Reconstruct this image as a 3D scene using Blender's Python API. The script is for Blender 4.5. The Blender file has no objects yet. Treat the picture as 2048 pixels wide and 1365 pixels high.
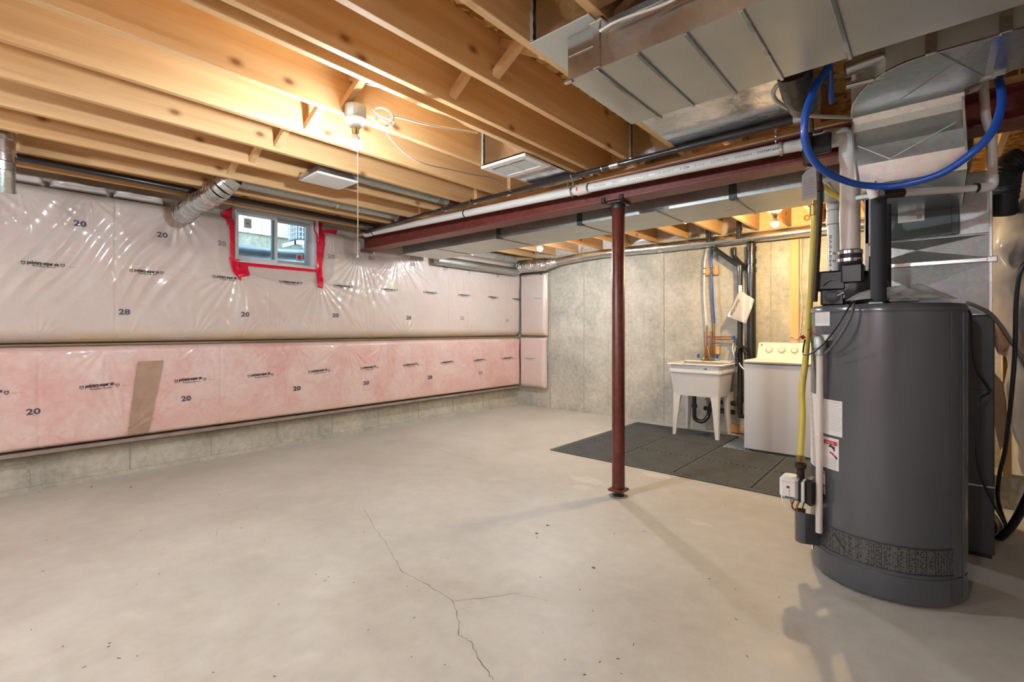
import bpy, math, random
from mathutils import Vector, Matrix, noise
rnd = random.Random(7)
SC = bpy.context.scene
COL = SC.collection

# ------------------------------------------------------------------ camera, sky, exposure
HFOC, EYE = 960.0, 1.22                       # focal length in pixels of a 2048 px wide frame, eye height
YAW = math.radians(41.1)
CAM = Vector((5.13, -6.02, EYE))
FWD = Vector((-math.sin(YAW), math.cos(YAW), 0)); RGT = Vector((math.cos(YAW), math.sin(YAW), 0)); UPV = Vector((0, 0, 1))
cd = bpy.data.cameras.new('camera'); cam = bpy.data.objects.new('camera', cd); COL.objects.link(cam)
cam.location = CAM; cam.rotation_euler = (math.pi/2, 0, YAW)
cd.sensor_fit = 'HORIZONTAL'; cd.sensor_width = 36.0; cd.lens = 36.0*HFOC/2048; cd.shift_y = (660-682.5)/2048
cd.clip_start = .05; cd.clip_end = 100
SC.camera = cam
w = bpy.data.worlds.new('sky'); SC.world = w; w.use_nodes = True
_bg = w.node_tree.nodes['Background']; _sky = w.node_tree.nodes.new('ShaderNodeTexSky')
_sky.sky_type = 'HOSEK_WILKIE'; _sky.turbidity = 4; _sky.sun_direction = Vector((.55, -.3, .78)).normalized()
w.node_tree.links.new(_sky.outputs[0], _bg.inputs[0]); _bg.inputs[1].default_value = 9.0
SC.view_settings.view_transform = 'Standard'; SC.view_settings.look = 'None'
SC.view_settings.exposure = 1.72; SC.view_settings.gamma = 1.0; SC.view_settings.use_curve_mapping = False
SC.cycles.use_denoising = True; SC.cycles.max_bounces = 10; SC.cycles.diffuse_bounces = 6; SC.cycles.glossy_bounces = 5
SC.cycles.transmission_bounces = 8; SC.cycles.sample_clamp_indirect = 6.0; SC.cycles.caustics_reflective = False; SC.cycles.caustics_refractive = False
BULB_MAIN, BULB_SINK, BULB_LAUNDRY, FILL_REAR = 820.0, 860.0, 900.0, 1150.0     # emission strengths of the lamps' glass; the rear pair is added fill

# ------------------------------------------------------------------ measuring helpers: a sight line met with a plane of the room
def sight(px, py): return FWD + RGT*((px-1024)/HFOC) - UPV*((py-660)/HFOC)
def PA(px, py, ax, v):
    r = sight(px, py); return CAM + r*((v-CAM[ax])/r[ax])
def PX(px, py, v): return PA(px, py, 0, v)
def PY(px, py, v): return PA(px, py, 1, v)
def PZ(px, py, v): return PA(px, py, 2, v)
def PD(px, py, d): return CAM + sight(px, py)*d

# ------------------------------------------------------------------ mesh helpers
class MB:
    def __init__(s): s.v = []; s.f = []
    def face(s, *pts):
        b = len(s.v); s.v += [Vector(p) for p in pts]; s.f.append(tuple(range(b, b+len(pts)))); return s
    def hexa(s, p):                          # eight corners: bottom ring 0-3, top ring 4-7
        b = len(s.v); s.v += [Vector(q) for q in p]
        for q in ((3,2,1,0),(4,5,6,7),(0,1,5,4),(1,2,6,5),(2,3,7,6),(3,0,4,7)): s.f.append(tuple(b+i for i in q))
        return s
    def box(s, x0, x1, y0, y1, z0, z1):
        x0, x1 = sorted((x0, x1)); y0, y1 = sorted((y0, y1)); z0, z1 = sorted((z0, z1))
        return s.hexa([(x0,y0,z0),(x1,y0,z0),(x1,y1,z0),(x0,y1,z0),(x0,y0,z1),(x1,y0,z1),(x1,y1,z1),(x0,y1,z1)])
    def bbox(s, x0, x1, y0, y1, z0, z1, c=.004):   # box with chamfered vertical and horizontal edges
        x0, x1 = sorted((x0, x1)); y0, y1 = sorted((y0, y1)); z0, z1 = sorted((z0, z1))
        def ring(i, z): return [(x0+i+c,y0+i,z),(x1-i-c,y0+i,z),(x1-i,y0+i+c,z),(x1-i,y1-i-c,z),(x1-i-c,y1-i,z),(x0+i+c,y1-i,z),(x0+i,y1-i-c,z),(x0+i,y0+i+c,z)]
        return s.loft([ring(c, z0), ring(0, z0+c), ring(0, z1-c), ring(c, z1)])
    def loft(s, rings, cap=True, closed=True):
        b = len(s.v); n = len(rings[0])
        for r in rings: s.v += [Vector(p) for p in r]
        for i in range(len(rings)-1):
            for j in range(n if closed else n-1):
                k = (j+1) % n
                s.f.append((b+i*n+j, b+i*n+k, b+(i+1)*n+k, b+(i+1)*n+j))
        if cap:
            s.f.append(tuple(b+j for j in reversed(range(n)))); s.f.append(tuple(b+(len(rings)-1)*n+j for j in range(n)))
        return s
    def bar(s, a, b_, w_, h_, up=(0, 0, 1)):
        a = Vector(a); b_ = Vector(b_); d = (b_-a).normalized(); u = Vector(up)
        x = d.cross(u)
        if x.length < 1e-4: x = d.cross(Vector((1, 0, 0)))
        x.normalize(); y = x.cross(d).normalized(); x = x*w_/2; y = y*h_/2
        return s.loft([[p-x-y, p+x-y, p+x+y, p-x+y] for p in (a, b_)])
    def tube(s, pts, r, n=12, cap=True):
        pts = [Vector(p) for p in pts]; rs = r if isinstance(r, (list, tuple)) else [r]*len(pts)
        t = (pts[1]-pts[0]).normalized(); u = t.orthogonal().normalized(); rings = []
        for i, p in enumerate(pts):
            a = pts[max(i-1, 0)]; b_ = pts[min(i+1, len(pts)-1)]; t2 = b_-a
            if t2.length > 1e-9:
                t2.normalize(); u = t.rotation_difference(t2) @ u; t = t2
            u = (u - t*u.dot(t)).normalized(); v_ = t.cross(u)
            rings.append([p+(u*math.cos(2*math.pi*k/n)+v_*math.sin(2*math.pi*k/n))*rs[i] for k in range(n)])
        return s.loft(rings, cap)
    def lathe(s, c, prof, n=24, ax='z', a0=0.0, a1=2*math.pi):
        c = Vector(c); rings = []; full = abs(a1-a0-2*math.pi) < 1e-6
        m = n if full else n+1
        for r, h in prof:
            ring = []
            for k in range(m):
                a = a0+(a1-a0)*k/n; x, y = r*math.cos(a), r*math.sin(a)
                ring.append(c+Vector({'z': (x, y, h), 'y': (x, h, -y), 'x': (h, x, y)}[ax]))
            rings.append(ring)
        return s.loft(rings, full, full)
    def sphere(s, c, r, n=14, sz=1.0):
        pr = [(max(r*math.sin(math.pi*i/n), 1e-4), -r*sz*math.cos(math.pi*i/n)) for i in range(n+1)]
        return s.lathe(c, pr, n*2)
    def prism(s, pts, off):                  # polygon pts (3-D) pushed along off
        off = Vector(off); return s.loft([[Vector(p) for p in pts], [Vector(p)+off for p in pts]])
    def grid(s, fn, nu, nv, keep=None):
        b = len(s.v)
        for i in range(nu+1):
            for j in range(nv+1): s.v.append(Vector(fn(i/nu, j/nv)))
        for i in range(nu):
            for j in range(nv):
                if keep is None or keep((i+.5)/nu, (j+.5)/nv):
                    q = b+i*(nv+1)+j; s.f.append((q, q+nv+1, q+nv+2, q+1))
        return s
    def mesh(s, name, m, smooth=None):
        me = bpy.data.meshes.new(name); me.from_pydata([tuple(p) for p in s.v], [], s.f); me.update()
        if m: me.materials.append(m)
        if smooth is not None:
            me.polygons.foreach_set('use_smooth', [True]*len(me.polygons))
            if smooth < 180: me.set_sharp_from_angle(angle=math.radians(smooth))
        return me
    def build(s, name, m, parent=None, smooth=None, label=None):
        return link(name, s.mesh(name, m, smooth), parent, label)
def link(name, me, parent=None, label=None):
    o = bpy.data.objects.new(name, me); COL.objects.link(o)
    if parent is not None:
        o.parent = parent; o.matrix_parent_inverse = Matrix.Translation(-wloc(parent))
    if label: o['label'] = label
    return o
def wloc(o): return Vector(o.location) if o.parent is None else Vector((0, 0, 0))   # child meshes carry room coordinates
def thing(name, label, cat, loc, group=None):
    o = bpy.data.objects.new(name, None); COL.objects.link(o); o.location = loc; o.empty_display_size = .05
    o['label'] = label; o['category'] = cat
    if group: o['group'] = group
    return o
def tag(o, label, cat, group=None):
    o['label'] = label; o['category'] = cat
    if group: o['group'] = group
    return o
def struct(name, loc=(0, 0, 0)):
    o = bpy.data.objects.new(name, None); COL.objects.link(o); o.location = loc; o['kind'] = 'structure'; return o
def smooth_path(pts, k=6):
    pts = [Vector(p) for p in pts]; out = []
    for i in range(len(pts)-1):
        p0 = pts[max(i-1, 0)]; p1 = pts[i]; p2 = pts[i+1]; p3 = pts[min(i+2, len(pts)-1)]
        for j in range(k):
            t = j/k
            out.append(.5*((2*p1)+(p2-p0)*t+(2*p0-5*p1+4*p2-p3)*t*t+(3*p1-p0-3*p2+p3)*t**3))
    return out+[pts[-1]]
def bend(pts, r, k=6):                        # polyline with rounded corners
    pts = [Vector(p) for p in pts]; out = [pts[0]]
    for i in range(1, len(pts)-1):
        a = (pts[i-1]-pts[i]); b = (pts[i+1]-pts[i]); d = min(r, a.length*.49, b.length*.49)
        A = pts[i]+a.normalized()*d; B = pts[i]+b.normalized()*d
        for j in range(k+1):
            t = j/k; out.append(A*(1-t)**2+pts[i]*2*t*(1-t)+B*t*t)
    return out+[pts[-1]]

# ------------------------------------------------------------------ materials
def lin(h):
    h = h.lstrip('#'); c = [int(h[i:i+2], 16)/255 for i in (0, 2, 4)]
    return tuple(x/12.92 if x <= .04045 else ((x+.055)/1.055)**2.4 for x in c)+(1.0,)
def new_mat(name):
    m = bpy.data.materials.new(name); m.use_nodes = True; nt = m.node_tree
    return m, nt, nt.nodes['Principled BSDF']
def N(nt, t, **kw):
    n = nt.nodes.new(t)
    for k, v in kw.items(): setattr(n, k, v)
    return n
def plain(name, hexc, rough=.5, metal=0.0, spec=.5, coat=0.0, bump=0.0, scale=40.0, vary=.0):
    m, nt, p = new_mat(name); p.inputs['Base Color'].default_value = lin(hexc)
    p.inputs['Roughness'].default_value = rough; p.inputs['Metallic'].default_value = metal
    p.inputs['Specular IOR Level'].default_value = spec; p.inputs['Coat Weight'].default_value = coat; p.inputs['Coat Roughness'].default_value = .1
    if bump or vary:
        tc = N(nt, 'ShaderNodeTexCoord'); no = N(nt, 'ShaderNodeTexNoise'); no.inputs['Scale'].default_value = scale; no.inputs['Detail'].default_value = 5
        nt.links.new(tc.outputs['Object'], no.inputs['Vector'])
        if bump:
            b = N(nt, 'ShaderNodeBump'); b.inputs['Strength'].default_value = bump; b.inputs['Distance'].default_value = .01
            nt.links.new(no.outputs['Fac'], b.inputs['Height']); nt.links.new(b.outputs[0], p.inputs['Normal'])
        if vary:
            r = N(nt, 'ShaderNodeValToRGB'); c = lin(hexc)
            r.color_ramp.elements[0].position = .3; r.color_ramp.elements[1].position = .7
            r.color_ramp.elements[0].color = tuple(x*(1-vary) for x in c[:3])+(1,); r.color_ramp.elements[1].color = tuple(min(1, x*(1+vary)) for x in c[:3])+(1,)
            nt.links.new(no.outputs['Fac'], r.inputs[0]); nt.links.new(r.outputs[0], p.inputs['Base Color'])
    return m
def ramp(nt, fac, stops):
    r = N(nt, 'ShaderNodeValToRGB'); e = r.color_ramp.elements
    while len(e) < len(stops): e.new(.5)
    for i, (p_, c) in enumerate(stops): e[i].position = p_; e[i].color = lin(c) if isinstance(c, str) else c
    nt.links.new(fac, r.inputs[0]); return r.outputs[0]
def mix(nt, fac, a, b, mode='MIX'):
    n = N(nt, 'ShaderNodeMix', data_type='RGBA', blend_type=mode)
    for s, v in ((n.inputs[0], fac), (n.inputs[6], a), (n.inputs[7], b)):
        if isinstance(v, (int, float)): s.default_value = v
        elif isinstance(v, (tuple, list)): s.default_value = v
        else: nt.links.new(v, s)
    return n.outputs[2]
def noise_n(nt, vec, scale, detail=4, rough=.5, dist=0.0):
    n = N(nt, 'ShaderNodeTexNoise'); n.inputs['Scale'].default_value = scale; n.inputs['Detail'].default_value = detail
    n.inputs['Roughness'].default_value = rough; n.inputs['Distortion'].default_value = dist
    nt.links.new(vec, n.inputs['Vector']); return n.outputs['Fac']
def coords(nt, scale=(1, 1, 1), out='Object', rand=False):
    tc = N(nt, 'ShaderNodeTexCoord'); mp = N(nt, 'ShaderNodeMapping'); mp.inputs['Scale'].default_value = scale
    nt.links.new(tc.outputs[out], mp.inputs['Vector'])
    if rand:
        oi = N(nt, 'ShaderNodeObjectInfo'); mu = N(nt, 'ShaderNodeVectorMath', operation='SCALE'); cb = N(nt, 'ShaderNodeCombineXYZ')
        for i in range(3): nt.links.new(oi.outputs['Random'], cb.inputs[i])
        nt.links.new(cb.outputs[0], mu.inputs[0]); mu.inputs['Scale'].default_value = 37.0
        nt.links.new(mu.outputs[0], mp.inputs['Location'])
    return mp.outputs[0]
def bumpn(nt, p, h, strength, dist=.01):
    b = N(nt, 'ShaderNodeBump'); b.inputs['Strength'].default_value = strength; b.inputs['Distance'].default_value = dist
    nt.links.new(h, b.inputs['Height']); nt.links.new(b.outputs[0], p.inputs['Normal'])
def wood(name, dark, light, scale, knots=True, rough=.62):
    m, nt, p = new_mat(name); p.inputs['Roughness'].default_value = rough; p.inputs['Specular IOR Level'].default_value = .3
    v = coords(nt, scale, rand=True)
    g = noise_n(nt, v, 2.2, 6, .6, .6); g2 = noise_n(nt, v, .5, 3, .5)
    c = ramp(nt, g, [(.3, dark), (.72, light)])
    c = mix(nt, .35, c, ramp(nt, g2, [(.35, dark), (.7, light)]))
    if knots:
        vo = N(nt, 'ShaderNodeTexVoronoi'); vo.voronoi_dimensions = '2D'; vo.inputs['Scale'].default_value = 3.0
        sp = N(nt, 'ShaderNodeSeparateXYZ'); cbn = N(nt, 'ShaderNodeCombineXYZ'); nt.links.new(coords(nt, (1, .62, 1) if scale[1] < 2 else (1, 1, .62), rand=True), sp.inputs[0])
        nt.links.new(sp.outputs[1], cbn.inputs[0]); nt.links.new(sp.outputs[2], cbn.inputs[1]); nt.links.new(cbn.outputs[0], vo.inputs['Vector'])
        k = ramp(nt, vo.outputs['Distance'], [(.022, (.85,)*3+(1,)), (.05, (.35,)*3+(1,)), (.085, (0, 0, 0, 1))])
        c = mix(nt, k, c, lin('#7a4a22'))
    nt.links.new(c, p.inputs['Base Color']); bumpn(nt, p, g, .12, .004)
    return m
M = {}
M['joist'] = wood('joist_spruce', '#c99a62', '#e2c193', (9, .5, 9))
M['strut'] = wood('strut_spruce', '#c99c66', '#e0bf92', (6, 6, 6), False)
M['stud'] = wood('stud_pine', '#c29a66', '#dcbb88', (9, 9, .6))
M['batten'] = wood('batten_wood', '#6b5a45', '#9a8468', (9, .5, 9), False)
def osb_mat():
    m, nt, p = new_mat('osb'); p.inputs['Roughness'].default_value = .75
    v = coords(nt, (1, 1, 1)); vo = N(nt, 'ShaderNodeTexVoronoi'); vo.inputs['Scale'].default_value = 26; vo.inputs['Randomness'].default_value = 1
    w_ = N(nt, 'ShaderNodeTexNoise'); w_.inputs['Scale'].default_value = 9
    nt.links.new(v, w_.inputs['Vector']); ad = N(nt, 'ShaderNodeVectorMath', operation='MULTIPLY_ADD'); ad.inputs[1].default_value = (.12, .12, .12)
    nt.links.new(w_.outputs['Color'], ad.inputs[0]); nt.links.new(v, ad.inputs[2]); nt.links.new(ad.outputs[0], vo.inputs['Vector'])
    sp = N(nt, 'ShaderNodeSeparateColor'); nt.links.new(vo.outputs['Color'], sp.inputs[0])
    c = ramp(nt, sp.outputs[0], [(.0, '#8f5d28'), (.35, '#c8964f'), (.7, '#e2bd7e'), (1, '#efd9a8')])
    nt.links.new(c, p.inputs['Base Color']); bumpn(nt, p, sp.outputs[1], .4, .004); return m
M['osb'] = osb_mat(); M['rim'] = plain('rim_board_cream', '#dcc893', .7, vary=.12, scale=22)
def concrete(name, base, dark, pale, sc=1.0, rough=.8, stain='#8a6a4a', stain_amt=.25, bump=.25):
    m, nt, p = new_mat(name); v = coords(nt)
    a = noise_n(nt, v, 1.3*sc, 6, .6, .4); b = noise_n(nt, v, 11*sc, 8, .65); c = noise_n(nt, v, 90*sc, 3, .6); d = noise_n(nt, v, 2.3*sc, 5, .7, 1.5)
    col = ramp(nt, a, [(.32, dark), (.52, base), (.72, pale)])
    col = mix(nt, .45, col, ramp(nt, b, [(.34, dark), (.55, base), (.72, pale)]))
    st = ramp(nt, d, [(.62, (0, 0, 0, 1)), (.76, (stain_amt,)*3+(1,))])
    col = mix(nt, st, col, lin(stain))
    pit = ramp(nt, c, [(.27, (.55, .55, .55, 1)), (.36, (1, 1, 1, 1))])
    col = mix(nt, .35, col, pit, 'MULTIPLY')
    nt.links.new(col, p.inputs['Base Color'])
    p.inputs['Specular IOR Level'].default_value = .35
    nt.links.new(ramp(nt, b, [(.3, (rough-.14,)*3+(1,)), (.7, (min(1, rough+.1),)*3+(1,))]), p.inputs['Roughness'])
    bumpn(nt, p, b, bump, .006); return m
M['slab'] = concrete('floor_concrete', '#bfbcb1', '#aca79b', '#cdcbc1', .8, .5, '#a8917c', .3, .1)
M['wallc'] = concrete('wall_concrete', '#bab6a8', '#8f9086', '#d6d2c4', 1.7, .85, '#96703c', .75, .5)
M['crack'] = plain('crack_dark', '#6f665c', .9)
M['seam'] = plain('form_seam', '#a3a092', .9, bump=.3, vary=.25)
def poly_mat(name, base, pink, pale, edge, pinkness, zlo, zhi):
    m, nt, p = new_mat(name); v = coords(nt)
    a = noise_n(nt, v, 2.4, 6, .62, .8); b = noise_n(nt, v, 13, 6, .65, 1.5); c = noise_n(nt, v, .9, 3)
    col = ramp(nt, a, [(.5-pinkness, base), (.5+.16, pink)])
    col = mix(nt, .4, col, ramp(nt, b, [(.32, pink), (.6, base), (.78, pale)]))
    tc = N(nt, 'ShaderNodeTexCoord'); sx = N(nt, 'ShaderNodeSeparateXYZ'); nt.links.new(tc.outputs['Object'], sx.inputs[0])
    mr = N(nt, 'ShaderNodeMapRange'); mr.inputs[1].default_value = zlo+.15; mr.inputs[2].default_value = zlo
    nt.links.new(sx.outputs[2], mr.inputs[0]); mu = N(nt, 'ShaderNodeMath', operation='MULTIPLY'); nt.links.new(mr.outputs[0], mu.inputs[0])
    nt.links.new(ramp(nt, c, [(.4, (.15,)*3+(1,)), (.62, (.9,)*3+(1,))]), mu.inputs[1])
    col = mix(nt, mu.outputs[0], col, lin(edge))
    nt.links.new(col, p.inputs['Base Color']); p.inputs['Roughness'].default_value = .4; p.inputs['Specular IOR Level'].default_value = .5
    p.inputs['Coat Weight'].default_value = .9; p.inputs['Coat Roughness'].default_value = .09
    bumpn(nt, p, noise_n(nt, v, 6, 3, .5, .6), .18, .02); return m
M['poly_up'] = poly_mat('poly_over_batts_upper', '#c6c0b9', '#c5b1a8', '#d2cfca', '#cdb684', .2, 1.10, 2.3)
M['poly_lo'] = poly_mat('poly_over_batts_lower', '#d8c6bf', '#d29a92', '#e0d5d0', '#cfb09a', .12, .30, 1.1)
M['poly_ret'] = poly_mat('poly_over_batts_return', '#d2c6bf', '#cfb0a7', '#dcd4cf', '#c9b09a', .15, .30, 1.1)
M['poly_grey'] = plain('poly_grey', '#c4beb8', .35, coat=.4, bump=.2, scale=8, vary=.12)
M['ink'] = plain('black_ink', '#1b1a1a', .6); M['ink2'] = plain('violet_ink', '#4a4858', .6); M['ink3'] = plain('faded_ink', '#7f7a80', .6)
M['card'] = plain('cardboard', '#a58a76', .45, coat=.3, vary=.1, scale=12)
M['steel_red'] = plain('red_oxide_steel', '#74362f', .45, spec=.45, bump=.12, scale=30, vary=.28)
M['post_red'] = plain('red_oxide_post', '#622c22', .38, spec=.5, bump=.15, scale=24, vary=.3)
M['black_steel'] = plain('black_steel', '#2a2624', .45, spec=.5)
def galv(name, hexc, rough, bump=.08, sc=3.0):
    m, nt, p = new_mat(name); v = coords(nt); p.inputs['Metallic'].default_value = 1.0
    vo = N(nt, 'ShaderNodeTexVoronoi'); vo.inputs['Scale'].default_value = 60; nt.links.new(v, vo.inputs['Vector'])
    c = lin(hexc); n2 = noise_n(nt, v, sc, 3)
    nt.links.new(mix(nt, .12, c, vo.outputs['Color'], 'OVERLAY'), p.inputs['Base Color'])
    nt.links.new(ramp(nt, n2, [(.3, (rough*.75,)*3+(1,)), (.7, (rough*1.3,)*3+(1,))]), p.inputs['Roughness'])
    bumpn(nt, p, n2, bump, .03); return m
M['galv'] = galv('galvanised_duct', '#c9ccca', .26)
M['galv_dull'] = galv('galvanised_dull', '#b4bab9', .42)
M['galv_satin'] = plain('satin_duct', '#c9cbc4', .36, .55, vary=.05, scale=5, bump=.04)
M['galv_white'] = plain('pale_duct_paper', '#c3c6bf', .38, .35, vary=.05, scale=6, bump=.03)
M['foil'] = galv('foil', '#d6d8da', .2, .16, 9)
M['flexfoil'] = galv('flex_foil', '#dcdedd', .22, .9, 26)
M['clamp'] = plain('steel_band', '#c9c4bd', .22, 1.0)
M['darkcab'] = plain('dark_grey_cabinet', '#3d4142', .42, .3, vary=.1, scale=5)
M['coilcase'] = plain('slate_case', '#4b5556', .4, .55, vary=.06, scale=4)
M['tank'] = plain('tank_enamel', '#5a6065', .22, .35, spec=.5, coat=.4, bump=.03, scale=4)
M['tank_dark'] = plain('tank_trim', '#3c3f43', .4, .2)
M['mesh'] = None
M['white_app'] = plain('white_appliance', '#d6d8da', .3, spec=.5, coat=.2)
M['white_plastic'] = plain('white_plastic', '#e3e1dc', .4)
M['cream_console'] = plain('console_white', '#dcd6cb', .38)
M['pvc'] = plain('white_pvc', '#d9dad6', .33, coat=.2)
M['cpvc'] = plain('cream_cpvc', '#d9cfc6', .4)
M['abs'] = plain('black_abs', '#1d1f21', .3, coat=.3)
M['blackpl'] = plain('black_plastic', '#151617', .35)
M['insul'] = plain('pipe_foam', '#2a2c31', .7, bump=.2, scale=60)
M['rubber'] = plain('rubber_mat', '#4c4f4e', .72, bump=.0, vary=.18, scale=7)
M['blue'] = plain('blue_pex', '#0f4fb0', .3, coat=.4)
M['whitepex'] = plain('white_pex', '#dedbd2', .4)
M['copper'] = plain('copper', '#b07a50', .35, 1.0, vary=.2, scale=20)
M['brass'] = plain('brass', '#9c8552', .35, 1.0, vary=.2, scale=20)
M['yellow'] = plain('yellow_coating', '#c9b548', .4, coat=.2, bump=.1, scale=80)
M['iron'] = plain('dark_iron_pipe', '#3a2a1e', .5, .4, vary=.2)
M['teal'] = plain('teal_tag', '#2f6a6a', .5)
M['paper'] = plain('paper', '#dedcd8', .7, vary=.03)
M['print'] = plain('grey_print', '#9a9ca0', .7)
M['red'] = plain('label_red', '#c2313f', .5); M['orange'] = plain('label_orange', '#d8682a', .5)
M['redtape'] = plain('red_tape', '#d51238', .28, coat=.5, bump=.35, scale=35, vary=.15)
M['vinyl'] = plain('white_vinyl', '#d5d9dc', .35); M['vinyl_grey'] = plain('grey_sash', '#a5abad', .4)
M['siding'] = plain('pale_siding', '#e6e2d6', .7, vary=.05, scale=5)
M['gravel'] = plain('foundation_grey', '#a9a994', .9, vary=.25, scale=14)
M['well'] = plain('galvanised_well', '#9aa6a8', .45, .6)
M['dark'] = plain('dark_void', '#14110f', .9)
M['wire'] = plain('white_cable', '#ded9cf', .45)
M['greycable'] = plain('grey_cable', '#8b857c', .5)
M['soil'] = plain('soil', '#7d766a', .95, vary=.3, scale=9)
def glass_mat():
    m, nt, p = new_mat('window_glass'); nt.nodes.remove(p); o = nt.nodes['Material Output']
    t = N(nt, 'ShaderNodeBsdfTransparent'); t.inputs[0].default_value = (.93, .96, .97, 1); g = N(nt, 'ShaderNodeBsdfGlossy'); g.inputs['Roughness'].default_value = .03
    fr = N(nt, 'ShaderNodeFresnel'); fr.inputs[0].default_value = 1.45; mx = N(nt, 'ShaderNodeMixShader')
    nt.links.new(fr.outputs[0], mx.inputs[0]); nt.links.new(t.outputs[0], mx.inputs[1]); nt.links.new(g.outputs[0], mx.inputs[2]); nt.links.new(mx.outputs[0], o.inputs[0]); return m
M['glass'] = glass_mat()
def bag_mat():
    m, nt, p = new_mat('clear_plastic_bag'); o = nt.nodes['Material Output']; t = N(nt, 'ShaderNodeBsdfTransparent'); mx = N(nt, 'ShaderNodeMixShader')
    p.inputs['Base Color'].default_value = lin('#c9c8c4'); p.inputs['Roughness'].default_value = .15
    mx.inputs[0].default_value = .55; nt.links.new(t.outputs[0], mx.inputs[1]); nt.links.new(p.outputs[0], mx.inputs[2]); nt.links.new(mx.outputs[0], o.inputs[0]); return m
M['bag'] = bag_mat()
def mesh_screen():
    m, nt, p = new_mat('perforated_screen'); v = coords(nt); vo = N(nt, 'ShaderNodeTexVoronoi'); vo.inputs['Scale'].default_value = 105; vo.inputs['Randomness'].default_value = .5
    nt.links.new(v, vo.inputs['Vector']); nt.links.new(ramp(nt, vo.outputs['Distance'], [(.3, '#333537'), (.5, '#686969')]), p.inputs['Base Color'])
    p.inputs['Metallic'].default_value = .5; p.inputs['Roughness'].default_value = .45; return m
M['mesh'] = mesh_screen()
def glow(name, col, strength):
    m, nt, p = new_mat(name); p.inputs['Base Color'].default_value = (.9, .9, .9, 1)
    p.inputs['Emission Color'].default_value = col; p.inputs['Emission Strength'].default_value = strength; return m
M['bulb_main'] = glow('bulb_glass_cool', (.83, .92, 1.0, 1), BULB_MAIN)
M['bulb_sink'] = glow('bulb_glass_white', (.86, .92, 1.0, 1), BULB_SINK)
M['bulb_laundry'] = glow('bulb_glass_warm', (1.0, .72, .38, 1), BULB_LAUNDRY)
M['fill_rear'] = glow('fill_glass_rear', (.83, .91, 1.0, 1), FILL_REAR)  # glass of the two added fill bulbs

def text(name, s, size, m, parent, fn, width=None, label=None, bold=0.0):
    """flat lettering; fn maps (u, v) in metres on the surface to a point"""
    c = bpy.data.curves.new(name, 'FONT'); c.body = s; c.size = size; c.resolution_u = 2; c.offset = bold*size
    t = bpy.data.objects.new(name, c); COL.objects.link(t)
    dg = bpy.context.evaluated_depsgraph_get(); me = bpy.data.meshes.new_from_object(t.evaluated_get(dg))
    bpy.data.objects.remove(t); bpy.data.curves.remove(c)
    if not me.vertices: return None
    xs = [v.co.x for v in me.vertices]; k = (width/(max(xs)-min(xs))) if width else 1.0; x0 = min(xs)
    for v in me.vertices: v.co = fn((v.co.x-x0)*k, v.co.y)
    me.materials.clear(); me.materials.append(m); me.name = name
    return link(name, me, parent, label)

# ================================================================== SETTING
JX0 = [.323, .73, 1.136, 1.543, 1.949, 2.355, 2.762, 3.168, 3.575]
ZJ, ZS = 2.36, 2.595                 # underside of the joists, underside of the subfloor
XR, YF = 7.6, -8.8                   # walls out of view
floor = struct('floor')
MB().box(-.3, XR, YF, .2, -.15, 0).build('slab', M['slab'], floor)
def ribbon(mb, pts, w_, z=.0006):
    pts = [Vector(p) for p in pts]; L = []; Rr = []
    for i, p in enumerate(pts):
        t = (pts[min(i+1, len(pts)-1)]-pts[max(i-1, 0)]).normalized(); n = Vector((-t.y, t.x, 0))*w_*rnd.uniform(.5, 1.3)/2
        L.append((p.x+n.x, p.y+n.y, z)); Rr.append((p.x-n.x, p.y-n.y, z))
    for i in range(len(pts)-1): mb.face(L[i], L[i+1], Rr[i+1], Rr[i])
def jag(pix, k=5, a=.006):
    pts = [PZ(x, y, 0) for x, y in pix]; out = []
    for i in range(len(pts)-1):
        for j in range(k):
            p = pts[i].lerp(pts[i+1], j/k); out.append(p+Vector((rnd.uniform(-a, a), rnd.uniform(-a, a), 0)))
    return out+[pts[-1]]
for pix, wd in (([(730,1020),(752,1060),(780,1100),(802,1142),(835,1160),(870,1180),(905,1202),(915,1240),(920,1272),(940,1285),(958,1318),(976,1345),(985,1362)], .003),
                ([(880,902),(915,912),(950,918)], .003), ([(905,1203),(960,1198),(1030,1188),(1095,1202)], .0018)):
    mb = MB(); ribbon(mb, jag(pix), wd); mb.build('crack', M['crack'], floor)
def smudge(pix, rx, ry, m, sd):
    p = PZ(*pix, 0); n = 26; pts = []
    for k in range(n):
        a = 2*math.pi*k/n; q_ = 1+.45*noise.noise((math.cos(a)*1.7, math.sin(a)*1.7, sd)); pts.append((p.x+rx*q_*math.cos(a), p.y+ry*q_*math.sin(a), .0004))
    MB().face(*pts).build('smudge', m, floor)
_pale = plain('plaster_smear', '#c8c5ba', .6, vary=.06, scale=30); _dk = plain('dirt_smear', '#a89d90', .7, vary=.08, scale=30)
for i, (px, rx, ry, m) in enumerate((((1178, 962), .16, .07, _pale), ((1165, 975), .08, .05, _pale), ((1312, 952), .12, .05, _pale), ((1400, 1047), .09, .03, _pale))): smudge(px, rx, ry, m, i*3.3)
mb = MB()                            # crumbs and splinters lying about: nobody would count them
for i in range(70):
    p = PZ(rnd.uniform(60, 1560), rnd.uniform(960, 1360), 0); a = rnd.uniform(0, 3.14); l = rnd.uniform(.002, .007); k = rnd.uniform(.001, .0025)
    d = Vector((math.cos(a), math.sin(a), 0)); mb.bar(p+Vector((0, 0, .001))-d*l, p+Vector((0, 0, .001))+d*l, k, .002)
for pix in ((1187,1137),(1073,1068),(262,975),(183,975),(1220,925),(1095,1052)):
    p = PZ(*pix, 0); mb.box(p.x-.008, p.x+.008, p.y-.005, p.y+.005, 0, .004)
mb.build('grit', M['crack'], floor)['kind'] = 'stuff'
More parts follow.
